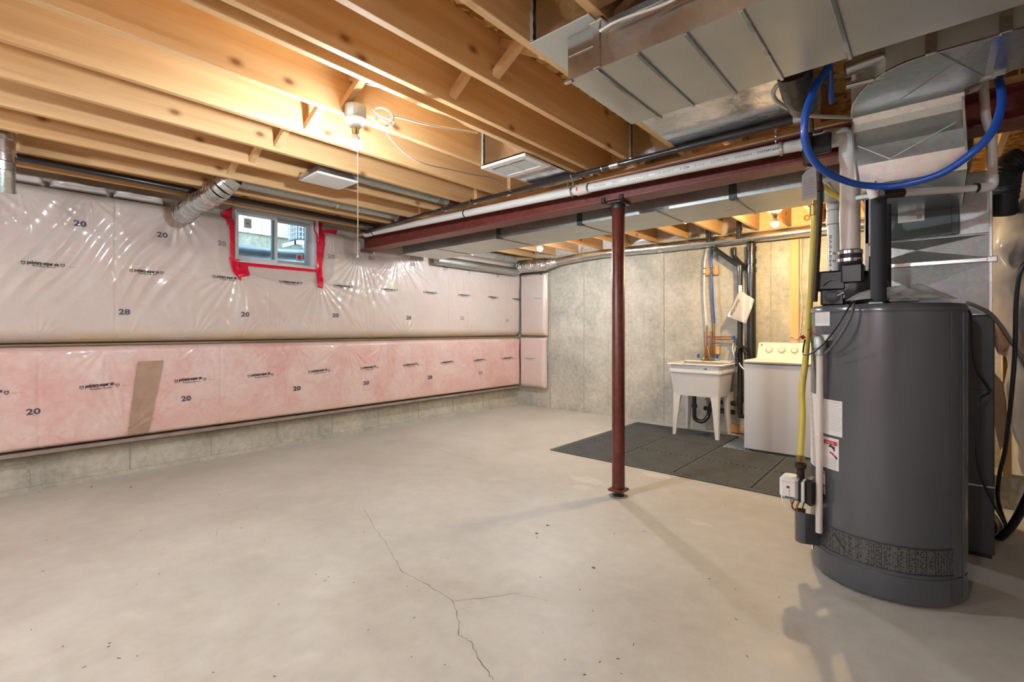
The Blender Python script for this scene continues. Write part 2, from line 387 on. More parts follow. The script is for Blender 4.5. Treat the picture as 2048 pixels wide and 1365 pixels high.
mb = MB()                            # dug-out ring in the slab under the post
mb.lathe((3.40, -2.847, 0), [(.035, .001), (.05, .005), (.062, .003), (.07, .0005)], 18); mb.build('grout_ring', plain('rough_grout', '#8d8377', .95, bump=.6, scale=60, vary=.3), floor)

WY0, WY1, WZ0, WZ1 = -4.285, -3.455, 1.885, 2.425      # window opening in the left wall
wl = struct('wall_left')
MB().box(-.25, 0, YF, .2, -.1, WZ0).box(-.25, 0, YF, WY0, WZ0, ZS).box(-.25, 0, WY1, .2, WZ0, ZS).box(-.25, 0, WY0, WY1, WZ1, ZS).build('concrete', M['wallc'], wl)
for y in (-6.3, -5.69, -5.08, -4.47, -3.86, -3.25, -2.64, -2.03, -1.42, -.81):
    MB().box(0, .004, y-.006, y+.006, 0, .33).build('form_seam', M['seam'], wl)
MB().box(0, .03, YF, -.02, 0, .035).build('mortar_fillet', M['wallc'], wl)
wb = struct('wall_back')
MB().box(-.25, XR, 0, .25, -.1, ZJ).build('concrete', M['wallc'], wb)
for x in (.67, 1.284, 1.90, 2.506, 3.12, 3.767, 4.38, 5.0, 5.6):
    MB().box(x-.006, x+.006, -.004, 0, 0, ZJ).build('form_seam', M['seam'], wb)
MB().box(-.25, XR+.1, -.02, .3, ZJ, ZS+.05).build('rim_board', M['rim'], wb)
for i in range(8):                    # pale batts between the joist ends
    x0, x1 = JX0[i]+.05, JX0[i+1]-.01
    MB().grid(lambda u, v: (x0+(x1-x0)*u, -.025-.035*min(1, u/.1, (1-u)/.1, v/.2+.2)-.008*noise.noise((u*3, v*3, i)), ZJ+.01+.22*v), 12, 8).build('rim_batt', M['poly_grey'], wb, 180)
wc = struct('wall_corner'); MB().box(5.62, XR, -1.25, 0, 0, ZJ).build('concrete', M['wallc'], wc)
wr = struct('wall_right'); MB().box(XR, XR+.2, YF, .2, -.1, ZS).build('lining', M['poly_grey'], wr)
wf = struct('wall_front'); MB().box(-.25, XR, YF-.2, YF, -.1, ZS).build('lining', M['poly_lo'], wf)

# ceiling: subfloor panels, joists, cross bridging
ce = struct('ceiling', (3, -4, ZJ))
for i in range(7):
    for j in range(5):
        x0 = -.25+1.22*i; y0 = YF+2.44*j-(1.22 if i % 2 else 0)
        x1 = min(x0+1.215, XR+.1); y1 = min(y0+2.435, .2)
        if x1 > x0 and y1 > y0: MB().box(x0, x1, y0, y1, ZS, ZS+.016).build('subfloor_panel', M['osb'], ce)
JX = [.323, .73, 1.136, 1.543, 1.949, 2.355, 2.762, 3.168, 3.277, 3.575, 3.897, 4.2, 4.6, 5.0, 5.4, 5.8, 6.2, 6.6, 7.0, 7.4]
jm = MB().bbox(0, .038, -5.9, 0, 0, ZS-ZJ, .0025).mesh('joist', M['joist'])
jm2 = MB().bbox(0, .038, 0, 2.93, 0, ZS-ZJ, .0025).mesh('joist', M['joist'])
for x in JX:
    if x == 3.277: continue
    o = link('joist', jm, ce); o.location = (x, -2.79, ZJ)
    if 4.9 < x: o.location.y = -4.30      # trimmed short at the duct shaft
    o = link('joist', jm2, ce); o.location = (x+.04, -2.95, ZJ)
o = link('joist', jm, ce); o.location = (3.277, -2.79, ZJ)
def strut(x0, x1, y, up):
    """one bridging stick across a bay, from low on one joist to high on the next"""
    z0, z1 = (ZJ+.035, ZS-.025) if up else (ZS-.03, ZJ+.04)
    MB().bar((x0, y, z0), (x1, y, z1), .036, .036, (0, 1, 0)).build('bridging_strut', M['strut'], ce)
for i in range(len(JX)-1):
    a, b = JX[i]+.038, JX[i+1]
    if b-a < .15 or .7 < a < .8: continue
    y = -4.70 if a < 3.18 else -4.40
    strut(a, b, y, True); strut(a, b, y+.05, False)
for x in (2.8, 3.206, 3.613):        # end blocks between the joists above the beam
    MB().box(x+.002, x+.33, -2.80, -2.762, ZJ+.03, ZS-.01).build('joist_block', M['strut'], ce)
MB().box(0, XR, -2.92, -2.77, ZJ-.0375, ZJ-.001).build('beam_plate', M['joist'], ce)

# window with the well, the neighbour's siding and a condenser beyond it
wi = struct('window_1', (-.1, (WY0+WY1)/2, WZ0))
def frame_yz(mb, y0, y1, z0, z1, t, x0, x1):
    mb.box(x0, x1, y0, y0+t, z0, z1).box(x0, x1, y1-t, y1, z0, z1).box(x0, x1, y0+t, y1-t, z0, z0+t).box(x0, x1, y0+t, y1-t, z1-t, z1)
mb = MB(); frame_yz(mb, WY0, WY1, WZ0, WZ1, .035, -.10, -.012); mb.build('window_frame', M['vinyl'], wi)
ym = (WY0+WY1)/2+.0
mb = MB(); frame_yz(mb, WY0+.036, ym+.02, WZ0+.036, WZ1-.036, .026, -.045, -.018); s1 = mb.build('sliding_sash', M['vinyl'], wi)
mb = MB(); frame_yz(mb, ym-.02, WY1-.036, WZ0+.036, WZ1-.036, .034, -.085, -.052); s2 = mb.build('fixed_sash', M['vinyl_grey'], wi)
MB().box(-.034, -.030, WY0+.063, ym-.007, WZ0+.063, WZ1-.063).build('pane', M['glass'], s1)
MB().box(-.072, -.068, ym+.015, WY1-.071, WZ0+.071, WZ1-.071).build('pane', M['glass'], s2)
MB().bbox(-.018, -.004, ym-.012, ym+.012, WZ0+.17, WZ0+.26, .003).build('sash_latch', M['vinyl'], wi)
st = MB().box(-.030, -.0285, WY0+.115, WY0+.185, WZ1-.185, WZ1-.09).build('pane_sticker', plain('sticker_grey', '#b9bcba', .6), s1)
MB().box(-.0285, -.028, WY0+.135, WY0+.165, WZ1-.15, WZ1-.13).build('sticker_mark', M['ink3'], s1)
st = MB().box(-.068, -.0665, WY1-.175, WY1-.105, WZ0+.085, WZ0+.165).build('pane_sticker', plain('sticker_grey2', '#a9aeb0', .6), s2)
MB().lathe((-.066, WY1-.14, WZ0+.125), [(.016, 0), (.024, 0), (.024, .001), (.016, .001)], 16, 'x').build('sticker_mark', M['red'], s2)
MB().box(-.012, .10, WY0-.02, WY1+.02, WZ1, WZ1+.012).build('head_lining', M['vinyl'], wi)
MB().box(-.012, .085, WY0, WY0+.006, WZ0, WZ1).box(-.012, .085, WY1-.006, WY1, WZ0, WZ1).box(-.012, .085, WY0, WY1, WZ0-.006, WZ0).build('jamb_lining', M['vinyl'], wi)
# outside
ol = thing('window_well', 'corrugated galvanised window well outside the basement window', 'window well', (-.9, -3.87, 1.4))
def wellfn(u, v):
    a = math.pi*(u-.5)*1.0; z = 1.55+v*.655; r = .62+.018*math.sin(v*math.pi*2*4)
    return (-.27-r*1.0*math.cos(a), -3.87+.85*math.sin(a)*(r/.62), z)
MB().grid(wellfn, 30, 40).build('well_wall', M['well'], ol, 180)
gr = struct('trim_1', (-1.5, -3.9, 1.4)); gr.name = 'trim_1'
MB().box(-3.0, -.9, -8, 0, 1.35, 1.98).box(-.9, -.26, -8, -4.75, 1.35, 1.98).box(-.9, -.26, -2.98, 0, 1.35, 1.98).box(-.9, -.26, -4.75, -2.98, 1.35, 1.5).build('soil', M['soil'], gr)
nb = thing('neighbour_wall', 'pale vertical board siding over grey foundation seen through the basement window', 'house wall', (-2.6, -3.5, 1.9))
MB().box(-3.0, -2.6, -8, 1, 1.98, 2.67).build('foundation', M['gravel'], nb)
for k in range(34):
    y = -7+k*.2; MB().bbox(-3.0, -2.56, y, y+.192, 2.67, 5.2, .006).build('siding_board', M['siding'], nb)
ac = thing('condenser', 'grey wire-guarded air conditioner on a white bracket seen through the window', 'air conditioner', (-1.9, -2.6, 2.6))
MB().bbox(-2.1, -1.82, -2.80, -2.1, 2.53, 3.2, .02).build('cabinet', plain('condenser_dark', '#5d666b', .5), ac)
mb = MB()
for k in range(6): mb.bar((-2.08+.05*k, -2.815, 2.55), (-2.08+.05*k, -2.815, 3.18), .008, .008)
for k in range(9): mb.bar((-2.1, -2.815, 2.58+.07*k), (-1.82, -2.815, 2.58+.07*k), .008, .008)
for k in range(14): mb.bar((-1.805, -2.79+.05*k, 2.55), (-1.805, -2.79+.05*k, 3.18), .008, .008)
for k in range(9): mb.bar((-1.805, -2.80, 2.58+.07*k), (-1.805, -2.12, 2.58+.07*k), .008, .008)
mb.build('wire_guard', M['vinyl'], ac)['kind'] = 'stuff'
MB().box(-2.2, -1.75, -2.86, -2.82, 2.45, 2.51).box(-1.80, -1.74, -2.86, -2.1, 2.45, 2.51).box(-2.1, -1.8, -2.8, -2.1, 2.49, 2.53).build('bracket', M['vinyl'], ac)
MB().tube(bend([(-1.77, -2.78, 2.47), (-1.77, -2.62, 2.30), (-1.77, -2.62, 1.98)], .15), .02).build('support_leg', M['vinyl'], ac)

# ================================================================== INSULATION UNDER POLY
random.seed(3)
def ridge(t): return abs(((t) % 1.0)*2-1)
PULLS = [(-.35-.62*k+rnd.uniform(-.15, .15), 2.30, rnd.uniform(.3, .6), rnd.randint(6, 10), rnd.uniform(.006, .012), 200, 340) for k in range(10)]+[(-.2-.45*k+rnd.uniform(-.15, .15), 1.125, rnd.uniform(.25, .5), rnd.randint(6, 10), rnd.uniform(.005, .010), 20, 160) for k in range(14)]
PULLS_LO = [(-.2-.4*k+rnd.uniform(-.15, .15), 1.09, rnd.uniform(.2, .42), rnd.randint(6, 10), rnd.uniform(.004, .010), 195, 345) for k in range(16)]+[(-.3-.5*k+rnd.uniform(-.2, .2), .33, rnd.uniform(.2, .45), rnd.randint(5, 9), rnd.uniform(.004, .009), 15, 165) for k in range(12)]
def folds(y, z):
    """height of the wrinkles in the upper sheet"""
    h = 0.0
    for (cy, cz, R, n, amp, a0, a1) in ((-4.27, 1.80, .75, 15, .016, 180, 360), (-3.47, 1.77, .7, 15, .016, 180, 375), (-2.97, 2.10, .8, 16, .018, 170, 345), (-2.45, 2.13, .75, 17, .018, 190, 350),
                                        (-1.35, 2.12, .45, 11, .010, 200, 340), (-5.75, 2.30, .5, 9, .01, 250, 350)):
        dy, dz = y-cy, z-cz; r = math.hypot(dy, dz)
        if r < R and r > 1e-4:
            a = math.degrees(math.atan2(dz, dy)) % 360
            aa = a if a >= a0-1 else a+360
            if a0 <= aa <= a1:
                t = (aa-a0)/(a1-a0)
                e = min(1, r/.07)*(1-r/R)**.8*min(1, t*6, (1-t)*6)
                q = t*n+.55*noise.noise((cy*9+t*5, r*3, 1.7))
                h += amp*e*(1-ridge(q))*(.55+.6*noise.noise((t*n*.7, cy, 4.0)))
    for (cy, cz, R, n, amp, a0, a1) in PULLS:
        dy, dz = y-cy, z-cz
        if abs(dy) < R and abs(dz) < R:
            r = math.hypot(dy, dz)
            if 1e-4 < r < R:
                a = math.degrees(math.atan2(dz, dy)) % 360
                if a0 <= a <= a1:
                    t = (a-a0)/(a1-a0); q = t*n+.5*noise.noise((cy*9+t*5, r*4, 2.7))
                    h += amp*min(1, r/.05)*(1-r/R)*min(1, t*5, (1-t)*5)*(1-ridge(q))**1.4
    # long diagonal folds near the camera
    e = max(0.0, min(1.0, (-4.55-y)/.5))*max(0, min(1, (z-1.35)/.25, (2.32-z)/.12))
    q = (y*.86-z*.52)*9.5+.6*noise.noise((y*2.3, z*1.7, 3.1))
    h += .013*e*(1-ridge(q))**1.5*(.65+.8*noise.noise((y*3.1, z*2.0, 9.0)))
    e2 = max(0.0, min(1.0, (y+3.0)/.3, (-.2-y)/.3))*max(0, min(1, (z-1.3)/.3)); q = (y*.93+z*.36)*6+.8*noise.noise((y*2, z*1.3, 6.1)); h += .005*e2*(1-ridge(q))**2*(.5+.8*noise.noise((y*2.1, z*2.0, 5.0)))
    h += .010*noise.noise((y*2.2, z*2.6, .3))+.005*noise.noise((y*6, z*6, 2.3))
    return h
def up_x(y, z):
    t = (z-1.115)/(2.315-1.115); prof = max(0.0, min(1.0, t/.09, (1-t)/.06)); prof = prof*(2-prof)
    x = .028+.085*prof+folds(y, z)*min(1, prof+.2)
    # drawn in to the window frame and the beam pocket
    dy = max(WY0-y, 0, y-WY1); dz = max(WZ0-z, 0, z-WZ1); d = math.hypot(dy, dz)
    x -= .045*max(0, 1-d/.16)
    dyb = max(-3.02-y, 0, y+2.62); dzb = max(2.12-z, 0); x -= .05*max(0, 1-math.hypot(dyb, dzb)/.16)
    s = abs(((y+8.8) % 1.2)-.0); x -= .006*max(0, 1-s/.03)
    return max(x, .008)
def lo_x(y, z):
    t = (z-.315)/(1.10-.315); prof = max(0.0, min(1.0, t/.05, (1-t)/.07)); prof = prof*(2-prof)
    h = .008*noise.noise((y*2.4, z*2.4, 5.3))+.005*noise.noise((y*7, z*7, 2.3))
    for (cy, cz, R, n, amp, a0, a1) in PULLS_LO+[(-3.92, 1.09, .55, 11, .010, 190, 350), (-3.15, 1.09, .75, 13, .013, 195, 330), (-5.25, 1.09, .4, 9, .012, 190, 350), (-5.15, .36, .6, 11, .012, 10, 150), (-2.62, 1.07, .5, 9, .008, 190, 350)]:
        if abs(y-cy) > R: continue
        dy, dz = y-cy, z-cz; r = math.hypot(dy, dz)
        if 1e-4 < r < R:
            a = math.degrees(math.atan2(dz, dy)) % 360
            if a0 <= a <= a1:
                t2 = (a-a0)/(a1-a0); q = t2*n+.6*noise.noise((cy*9+t2*5, r*3, 1.7))
                h += amp*min(1, r/.06)*(1-r/R)*min(1, t2*6, (1-t2)*6)*(1-ridge(q))
    e = max(0, min(1, (z-.85)/.1, (1.06-z)/.05)); h += .006*e*(1-ridge(y*11+1.2*noise.noise((y*3, z*8, 1))))*(.4+.8*noise.noise((y*1.7, 4, 1)))
    return .035+.085*prof+h*min(1, prof+.15)-.006*max(0, 1-abs(((y+8.7) % .61))/.02)
def sheet(name, label, fn, y0, y1, z0, z1, m, ny, nz, keep=None):
    t = thing(name, label, 'insulation', (.02, (y0+y1)/2, z0), 'poly covered insulation')
    mb = MB().grid(lambda u, v: (fn(y0+(y1-y0)*u, z0+(z1-z0)*v), y0+(y1-y0)*u, z0+(z1-z0)*v), ny, nz, keep)
    o = mb.build('poly_sheet', m, t, 180); md = o.modifiers.new('t', 'SOLIDIFY'); md.thickness = .004; md.offset = -1
    return t
def hole(u, v):
    y = -6.9+6.81*u; z = 1.115+1.2*v
    return not (WY0 < y < WY1 and z > WZ0-.002) and not (-2.93 < y < -2.76 and z > 2.13)
up = sheet('insulation_blanket', 'clear poly over pale batts from window level down to the middle seam, left wall', up_x, -6.9, -.09, 1.115, 2.315, M['poly_up'], 780, 130, hole)
lo = sheet('insulation_blanket', 'clear poly over pink batts below the middle seam, left wall, with a cardboard strip', lo_x, -6.9, -.09, .315, 1.10, M['poly_lo'], 700, 84)
MB().box(.006, .075, -6.9, -.04, 1.095, 1.111).build('seam_batten', M['batten'], lo)
MB().box(.006, .118, -6.9, -.11, .288, .316).build('bottom_lip', plain('lip_poly', '#8f8478', .4, vary=.2, scale=9), lo)
MB().box(.006, .06, -6.9, -.11, .27, .288).build('bottom_batten', M['batten'], lo)
cb = [(-5.05, .955), (-4.872, .955), (-4.977, .345), (-5.12, .345)]
def cardfn(u, v):
    y = (cb[0][0]*(1-u)+cb[1][0]*u)*v+(cb[3][0]*(1-u)+cb[2][0]*u)*(1-v); z = cb[3][1]*(1-v)+cb[0][1]*v
    return (lo_x(y, z)+.007, y, z)
MB().grid(cardfn, 10, 70).build('cardboard_strip', M['card'], lo, 180, 'brown cardboard strip leaning to the left under the poly')
def on(fn, y0, z0, slope=0.0): return lambda a, b: (fn(y0+a, z0+b+a*slope)+.0035, y0+a, z0+b+a*slope)
def brand(parent, fn, y0, z, wd, slope):
    """the sheet's printed line: a mark, two lines of lettering, a mark, a short tail"""
    k = wd/.30
    def house(y):                                    # small house-shaped mark drawn as an outline
        mb = MB(); c = [(0, .012), (.012, 0), (.024, .012), (.022, .03), (.012, .02), (.002, .03)]
        for i in range(len(c)):
            (a, b), (a2, b2) = c[i], c[(i+1) % len(c)]; d = Vector((a2-a, b2-b, 0)); n = Vector((-d.y, d.x, 0)).normalized()*.002
            f = on(fn, y, z-.012, slope); mb.face(f(a*k+n.x, b*k+n.y), f(a*k-n.x, b*k-n.y), f(a2*k-n.x, b2*k-n.y), f(a2*k+n.x, b2*k+n.y))
        mb.build('printed_mark', M['ink'], parent)
    house(y0); text('printed_text', 'polytarp-super six', .044*k, M['ink'], parent, on(fn, y0+.036*k, z+.036*k*slope-.004*k, slope), .20*k, bold=.035)
    text('printed_text', 'www.polytarp.com   vapour barrier', .016*k, M['ink'], parent, on(fn, y0+.066*k, z-.024*k, slope), .15*k, bold=.02)
    house(y0+.245*k)
    text('printed_text', 'CAN 51.34', .010*k, M['ink'], parent, on(fn, y0+.29*k, z-.010*k, slope), .055*k)
for y in (-5.735, -5.105, -4.49, -3.885, -3.30, -2.68, -2.05, -1.43, -.83, -.26): brand(up, up_x, y, 1.712, .26, -.03)
for y in (-6.04, -5.415, -4.79, -4.19, -3.585, -2.97, -2.36, -1.75, -1.12, -.5): brand(lo, lo_x, y, .765, .27, .05)
def marks(lst, parent, fn, hgt):
    for px, py, s, mm in lst:
        p = PX(px, py, .11); text('handwritten_number', s, hgt, M[mm], parent, on(fn, p.y-.04, p.z-hgt*.35), hgt*1.25*len(s)/2, bold=.03)
marks([(160,448,'20','ink2'),(325,470,'20','ink2'),(444,487,'20','ink3'),(662,513,'20','ink3'),(745,516,'20','ink3'),(825,529,'20','ink3'),(890,537,'23','ink3'),(940,545,'2','ink3'),(995,552,'20','ink3'),
       (249,624,'28','ink2'),(490,629,'20','ink2'),(671,631,'20','ink2'),(817,636,'28','ink2'),(924,637,'25','ink3'),(1014,641,'20','ink3')], up, up_x, .062)
marks([(67,823,'20','ink2'),(372,797,'20','ink2'),(593,777,'20','ink'),(731,766,'20','ink2'),(859,755,'28','ink2'),(960,746,'20','ink3')], lo, lo_x, .062)
# pieces returning round the corner on to the back wall
def ret(name, label, x1, z0, z1, m, wav):
    t = thing(name, label, 'insulation', (.3, -.05, z0), 'poly covered insulation')
    def fn(u, v):
        x = .122+(x1-.122)*u; z = z0+(z1-z0)*v; e = min(1, u/.06, (1-u)/.12, v/.08+.1, (1-v)/.05+.1); e = max(0, e)*(2-max(0, e))
        return (x+(.012*noise.noise((z*4, wav, 1)) if u > .9 else 0), -(.028+.060*e+.012*noise.noise((x*3, z*3, wav))), z)
    o = MB().grid(fn, 40, 60).build('poly_sheet', m, t, 180); md = o.modifiers.new('t', 'SOLIDIFY'); md.thickness = .004; md.offset = 1
    return t, fn
ru, rf = ret('insulation_blanket', 'upper poly covered batt returning round the corner beside bare concrete', .655, 1.125, 2.11, M['poly_up'], 1.0)
rl, rf2 = ret('insulation_blanket', 'lower pinkish poly covered batt returning round the corner beside bare concrete', .63, .30, 1.10, M['poly_ret'], 5.0)
text('printed_text', 'polytarp-super', .03, M['ink'], ru, lambda a, b: (.42+a, -.106, 1.705+b), .16)
text('printed_text', 'polytarp-super six', .03, M['ink'], rl, lambda a, b: (.24+a, -.106, .76+b), .22)
text('printed_text', 'www.polytarp.com', .014, M['ink'], rl, lambda a, b: (.27+a, -.106, .738+b), .15)
MB().bar((.645, -.03, 1.66), (.648, -.03, 1.76), .012, .006).build('tape_end', M['ink'], ru)
MB().bar((.54, -.10, 2.09), (.585, -.10, 2.08), .012, .012).build('tape_end', M['ink'], ru)
# batts tucked in above the sill
for i, (a, b, lab) in enumerate(((-6.6, -6.02, 'pale batt above the poly, beside the duct elbow at the picture edge'), (-5.99, -5.61, 'short pale batt above the poly, right of the nearest duct elbow'), (-5.58, -5.23, 'pale batt tucked above the sheet, between two dark joints'),
                                   (-5.20, -4.86, 'pale batt tucked above the sheet, left of the duct elbow by the window'))):
    mb = MB().grid(lambda u, v: (.06+.07*min(1, u/.06, (1-u)/.06, v/.1+.1)+.012*noise.noise((u*3, v*2, i)), a+(b-a)*u, 2.312+.044*v), 20, 6)
    o = mb.build('insulation_batt', M['poly_grey'], None, 180); tag(o, lab, 'insulation', 'batts above the sheet'); md = o.modifiers.new('t', 'SOLIDIFY'); md.thickness = .03; md.offset = -1
# red tape round the window
def tape(label, quad, x=.012, nu=6, nv=24, fn=None):
    (a, b, c, d) = quad                     # bottom left, bottom right, top right, top left as (y, z)
    def g(u, v):
        y = (a[0]*(1-u)+b[0]*u)*(1-v)+(d[0]*(1-u)+c[0]*u)*v; z = (a[1]*(1-u)+b[1]*u)*(1-v)+(d[1]*(1-u)+c[1]*u)*v
        return (up_x(y, z)+x+.006*noise.noise((y*22, z*22, 1.0)), y, z)
    o = MB().grid(g, nu, nv).build('red_tape', M['redtape'], None, 180); md = o.modifiers.new('t', 'SOLIDIFY'); md.thickness = .002
    return tag(o, label, 'tape', 'red tape around the window')
def q(*pts): return [(lambda p: (p.y, p.z))(PX(x, y, .07)) for x, y in pts]
tape('red tape strip down the left side of the window', q((458,522),(468,524),(468,413),(455,418)))
tape('red tape flap at the upper left window corner', q((452,452),(462,450),(468,414),(445,422)))
tape('red tape strip down the right side of the window and below its sill', q((630,576),(640,578),(649,445),(632,441)))
tape('short red tape tab pointing right from the window frame', q((650,463),(675,468),(677,460),(650,456)), nv=6)
tape('thin red tape line under the window sill', q((472,531),(632,545),(632,538),(472,524)), nu=24, nv=4)
tape('crumpled red tape bunch at the lower left window corner', q((462,545),(478,564),(478,520),(456,515)))
tape('red tape scrap hanging right of the lower left bunch', q((472,556),(496,552),(493,528),(470,526)))
tape('red tape scrap crossing the right strip below the sill', q((628,566),(640,572),(642,556),(630,556)), .02, 6, 6)
o = MB().box(.015, .045, WY0+.01, WY1, WZ1+.012, WZ1+.022).build('red_tape', M['redtape']); tag(o, 'thin red tape line along the top of the window', 'tape', 'red tape around the window')

# ================================================================== LAMPS
def lampholder(loc, label, m, cord=None, rose=True, kind='main'):
    x, y, z = loc                            # centre of the glass
    t = thing('ceiling_lamp', label, 'lamp', (x, y, z+.19), 'bare bulb lampholders')
    MB().lathe((x, y, z), [(.052, .125), (.055, .13), (.055, .19), (.05, .195)], 28).build('junction_box', M['galv_dull'], t, 40)
    MB().lathe((x, y, z), [(.02, .078), (.028, .082), (.05, .108), (.058, .117), (.058, .124), (.045, .126)], 28).build('porcelain_base', M['white_plastic'], t, 40)
    MB().lathe((x, y, z), [(.014, .035), (.0145, .05), (.018, .055), (.019, .078), (.013, .08)], 20).build('socket', M['brass'], t, 40)
    b = MB().lathe((x, y, z), [(.0005, -.036), (.012, -.033), (.023, -.024), (.0295, -.010), (.0305, .002), (.029, .010)], 28).build('bulb', m, t, 180)
    MB().lathe((x, y, z), [(.029, .009), (.0305, .011), (.027, .020), (.018, .034), (.014, .042), (.012, .044)], 28).build('bulb_collar', M['white_plastic'], b, 60)
    if cord:
        MB().tube([(x+.022, y+.0, z+.10), (x+.024, y, z+.05), (x+.034, y-.006, z-.02), (x+.034, y-.006, z-cord)], .0021, 8).sphere((x+.034, y-.006, z-cord), .006, 8).build('pull_cord', M['wire'], t)
    return t
lampholder((2.86, -4.665, 2.198), 'lit bare bulb with a long pull cord, nearest lamp, under the joists', M['bulb_main'], .60)
lampholder((1.59, -1.45, 2.20), 'lit bare white bulb beyond the beam, near the corner where the foil duct bulges', M['bulb_sink'])
lampholder((4.05, -1.10, 2.20), 'lit bare warm bulb over the washing machine', M['bulb_laundry'])
lampholder((2.2, -7.7, 2.20), 'added fill bulb, unseen behind the viewer on the left', M['fill_rear'])  # added out of view to even out the room light
lampholder((4.6, -8.0, 2.20), 'added fill bulb, unseen behind the viewer on the right', M['fill_rear'])  # second added fill lamp, also out of view

# ================================================================== STEEL
BY, BZ0, BZ1 = -2.847, 2.158, 2.322
t = thing('steel_beam', 'red-brown steel I-beam across the room carried by the steel post', 'beam', (3.4, BY, BZ0))
MB().bbox(.02, 7.4, BY-.085, BY+.085, BZ0, BZ0+.013, .002).build('lower_flange', M['steel_red'], t)
MB().box(.02, 7.4, BY-.005, BY+.005, BZ0+.013, BZ1-.013).build('web', M['steel_red'], t)
MB().bbox(.02, 7.4, BY-.085, BY+.085, BZ1-.013, BZ1, .002).build('upper_flange', M['steel_red'], t)
px_, py_ = 3.40, -2.847
t = thing('steel_post', 'red-brown round steel jack post standing on the open floor under the beam', 'post', (px_, py_, 0))
MB().lathe((px_, py_, 0), [(.045, .055), (.0465, .06), (.0465, 2.13), (.045, 2.132)], 32).build('tube', M['post_red'], t, 40)
MB().bbox(px_-.058, px_+.058, py_-.058, py_+.058, .036, .057, .006).build('base_plate', M['post_red'], t)
MB().lathe((px_, py_, 0), [(.02, 0.0), (.04, .001), (.04, .012), (.02, .014), (.02, .038)], 20).build('jack_screw', M['black_steel'], t, 40)
MB().lathe((px_, py_, 0), [(.05, 2.105), (.051, 2.107), (.051, 2.138), (.05, 2.14)], 28).bbox(px_-.065, px_+.065, py_-.075, py_+.075, 2.138, 2.156, .004).build('top_plate', M['black_steel'], t, 40)
for s in (-1, 1):
    mb = MB(); x = px_+s*.058
    mb.prism([(x, py_-.078, 2.14), (x, py_-.105, 2.15), (x, py_-.10, 2.185), (x, py_-.088, 2.185)], (s*.03, 0, 0)); mb.build('flange_clip', M['black_steel'], t)

# ================================================================== PIPES ALONG THE BEAM
t = thing('drain_pipe', 'long white plastic vent pipe strapped along the near side of the beam', 'pipe', (2.5, -3.0, 2.25))
yp, rp = -2.99, .032
def zp(x): return 2.311-(x-.31)*.0173
MB().tube([(.36, yp, zp(.36)), (3.20, yp, zp(3.2))], rp, 24).build('pipe_run', M['pvc'], t, 60)
MB().tube([(3.20, yp, zp(3.2)), (4.60, yp, zp(4.6))], rp, 24).build('pipe_run', M['pvc'], t, 60)
MB().lathe((0, yp, zp(3.19)), [(rp, 3.135), (rp+.006, 3.136), (rp+.006, 3.235), (rp, 3.236)], 24, 'x').build('coupling', M['cpvc'], t, 40)
MB().lathe((0, yp, zp(3.19)), [(rp+.0007, 3.237), (rp+.0007, 3.245)], 24, 'x').build('solvent_ring', M['blackpl'], t)
MB().bar((3.155, yp-rp-.0065, zp(3.19)-.012), (3.155, yp-rp-.0065, zp(3.19)+.016), .012, .002, (0, 1, 0)).build('red_sticker', M['red'], t)
e0 = Vector((.36, yp, zp(.36)))
MB().tube(bend([e0+Vector((.02, 0, 0)), e0+Vector((-.10, 0, .0)), e0+Vector((-.13, .03, .07))], .05), .036, 20).build('elbow', M['pvc'], t, 60)
for x in (.44, 1.92): MB().lathe((0, yp, zp(x)), [(rp+.0005, x-.006), (rp+.003, x-.006), (rp+.003, x+.006), (rp+.0005, x+.006)], 24, 'x').build('strap_ring', M['blackpl'], t)
MB().tube([(4.585, yp, zp(4.6)), (4.61, yp, zp(4.6)), (4.62, yp, zp(4.62)), (4.70, yp, zp(4.7))], [.034, .034, .043, .043], 24).build('pipe_run', M['pvc'], t, 60)
px1 = PY(1700, 300, yp).x
MB().tube(bend([(4.70, yp, zp(4.7)), (px1, yp, zp(4.75)), (px1, yp, zp(4.75)-.13)], .085, 10), .0495, 24).build('elbow', M['pvc'], t, 60)
zc = PY(1700, 505, yp).z
MB().tube([(px1, yp, zp(4.75)-.10), (px1, yp, zc)], .045, 24).build('riser', M['cpvc'], t, 60)
c = lambda px: PY(px, 300, yp-.05).x
for x_, s_, w_ in ((3.30, 'ROYAL', .10), (3.45, 'PVC', .06), (3.56, 'SYSTEM 636', .16), (3.76, 'CSA B137.3', .13), (4.02, '3 IN', .06), (4.12, 'SCH 40', .10), (4.26, 'DRAIN', .09)):
    text('printed_text', s_, .02, M['print'], t, lambda a, b: (x_+a, yp-rp-.0012+.3*max(b-.004, 0)**2, zp(x_+a)-.012+b), w_)
text('printed_text', 'SYSTEM 636', .02, M['ink'], t, lambda a, b: (4.38+a, yp-rp-.0012, zp(4.4)-.012+b), .11)
text('printed_text', '3  CSA', .02, M['ink'], t, lambda a, b: (3.93+a, yp-rp-.0012, zp(3.95)-.012+b), .06)
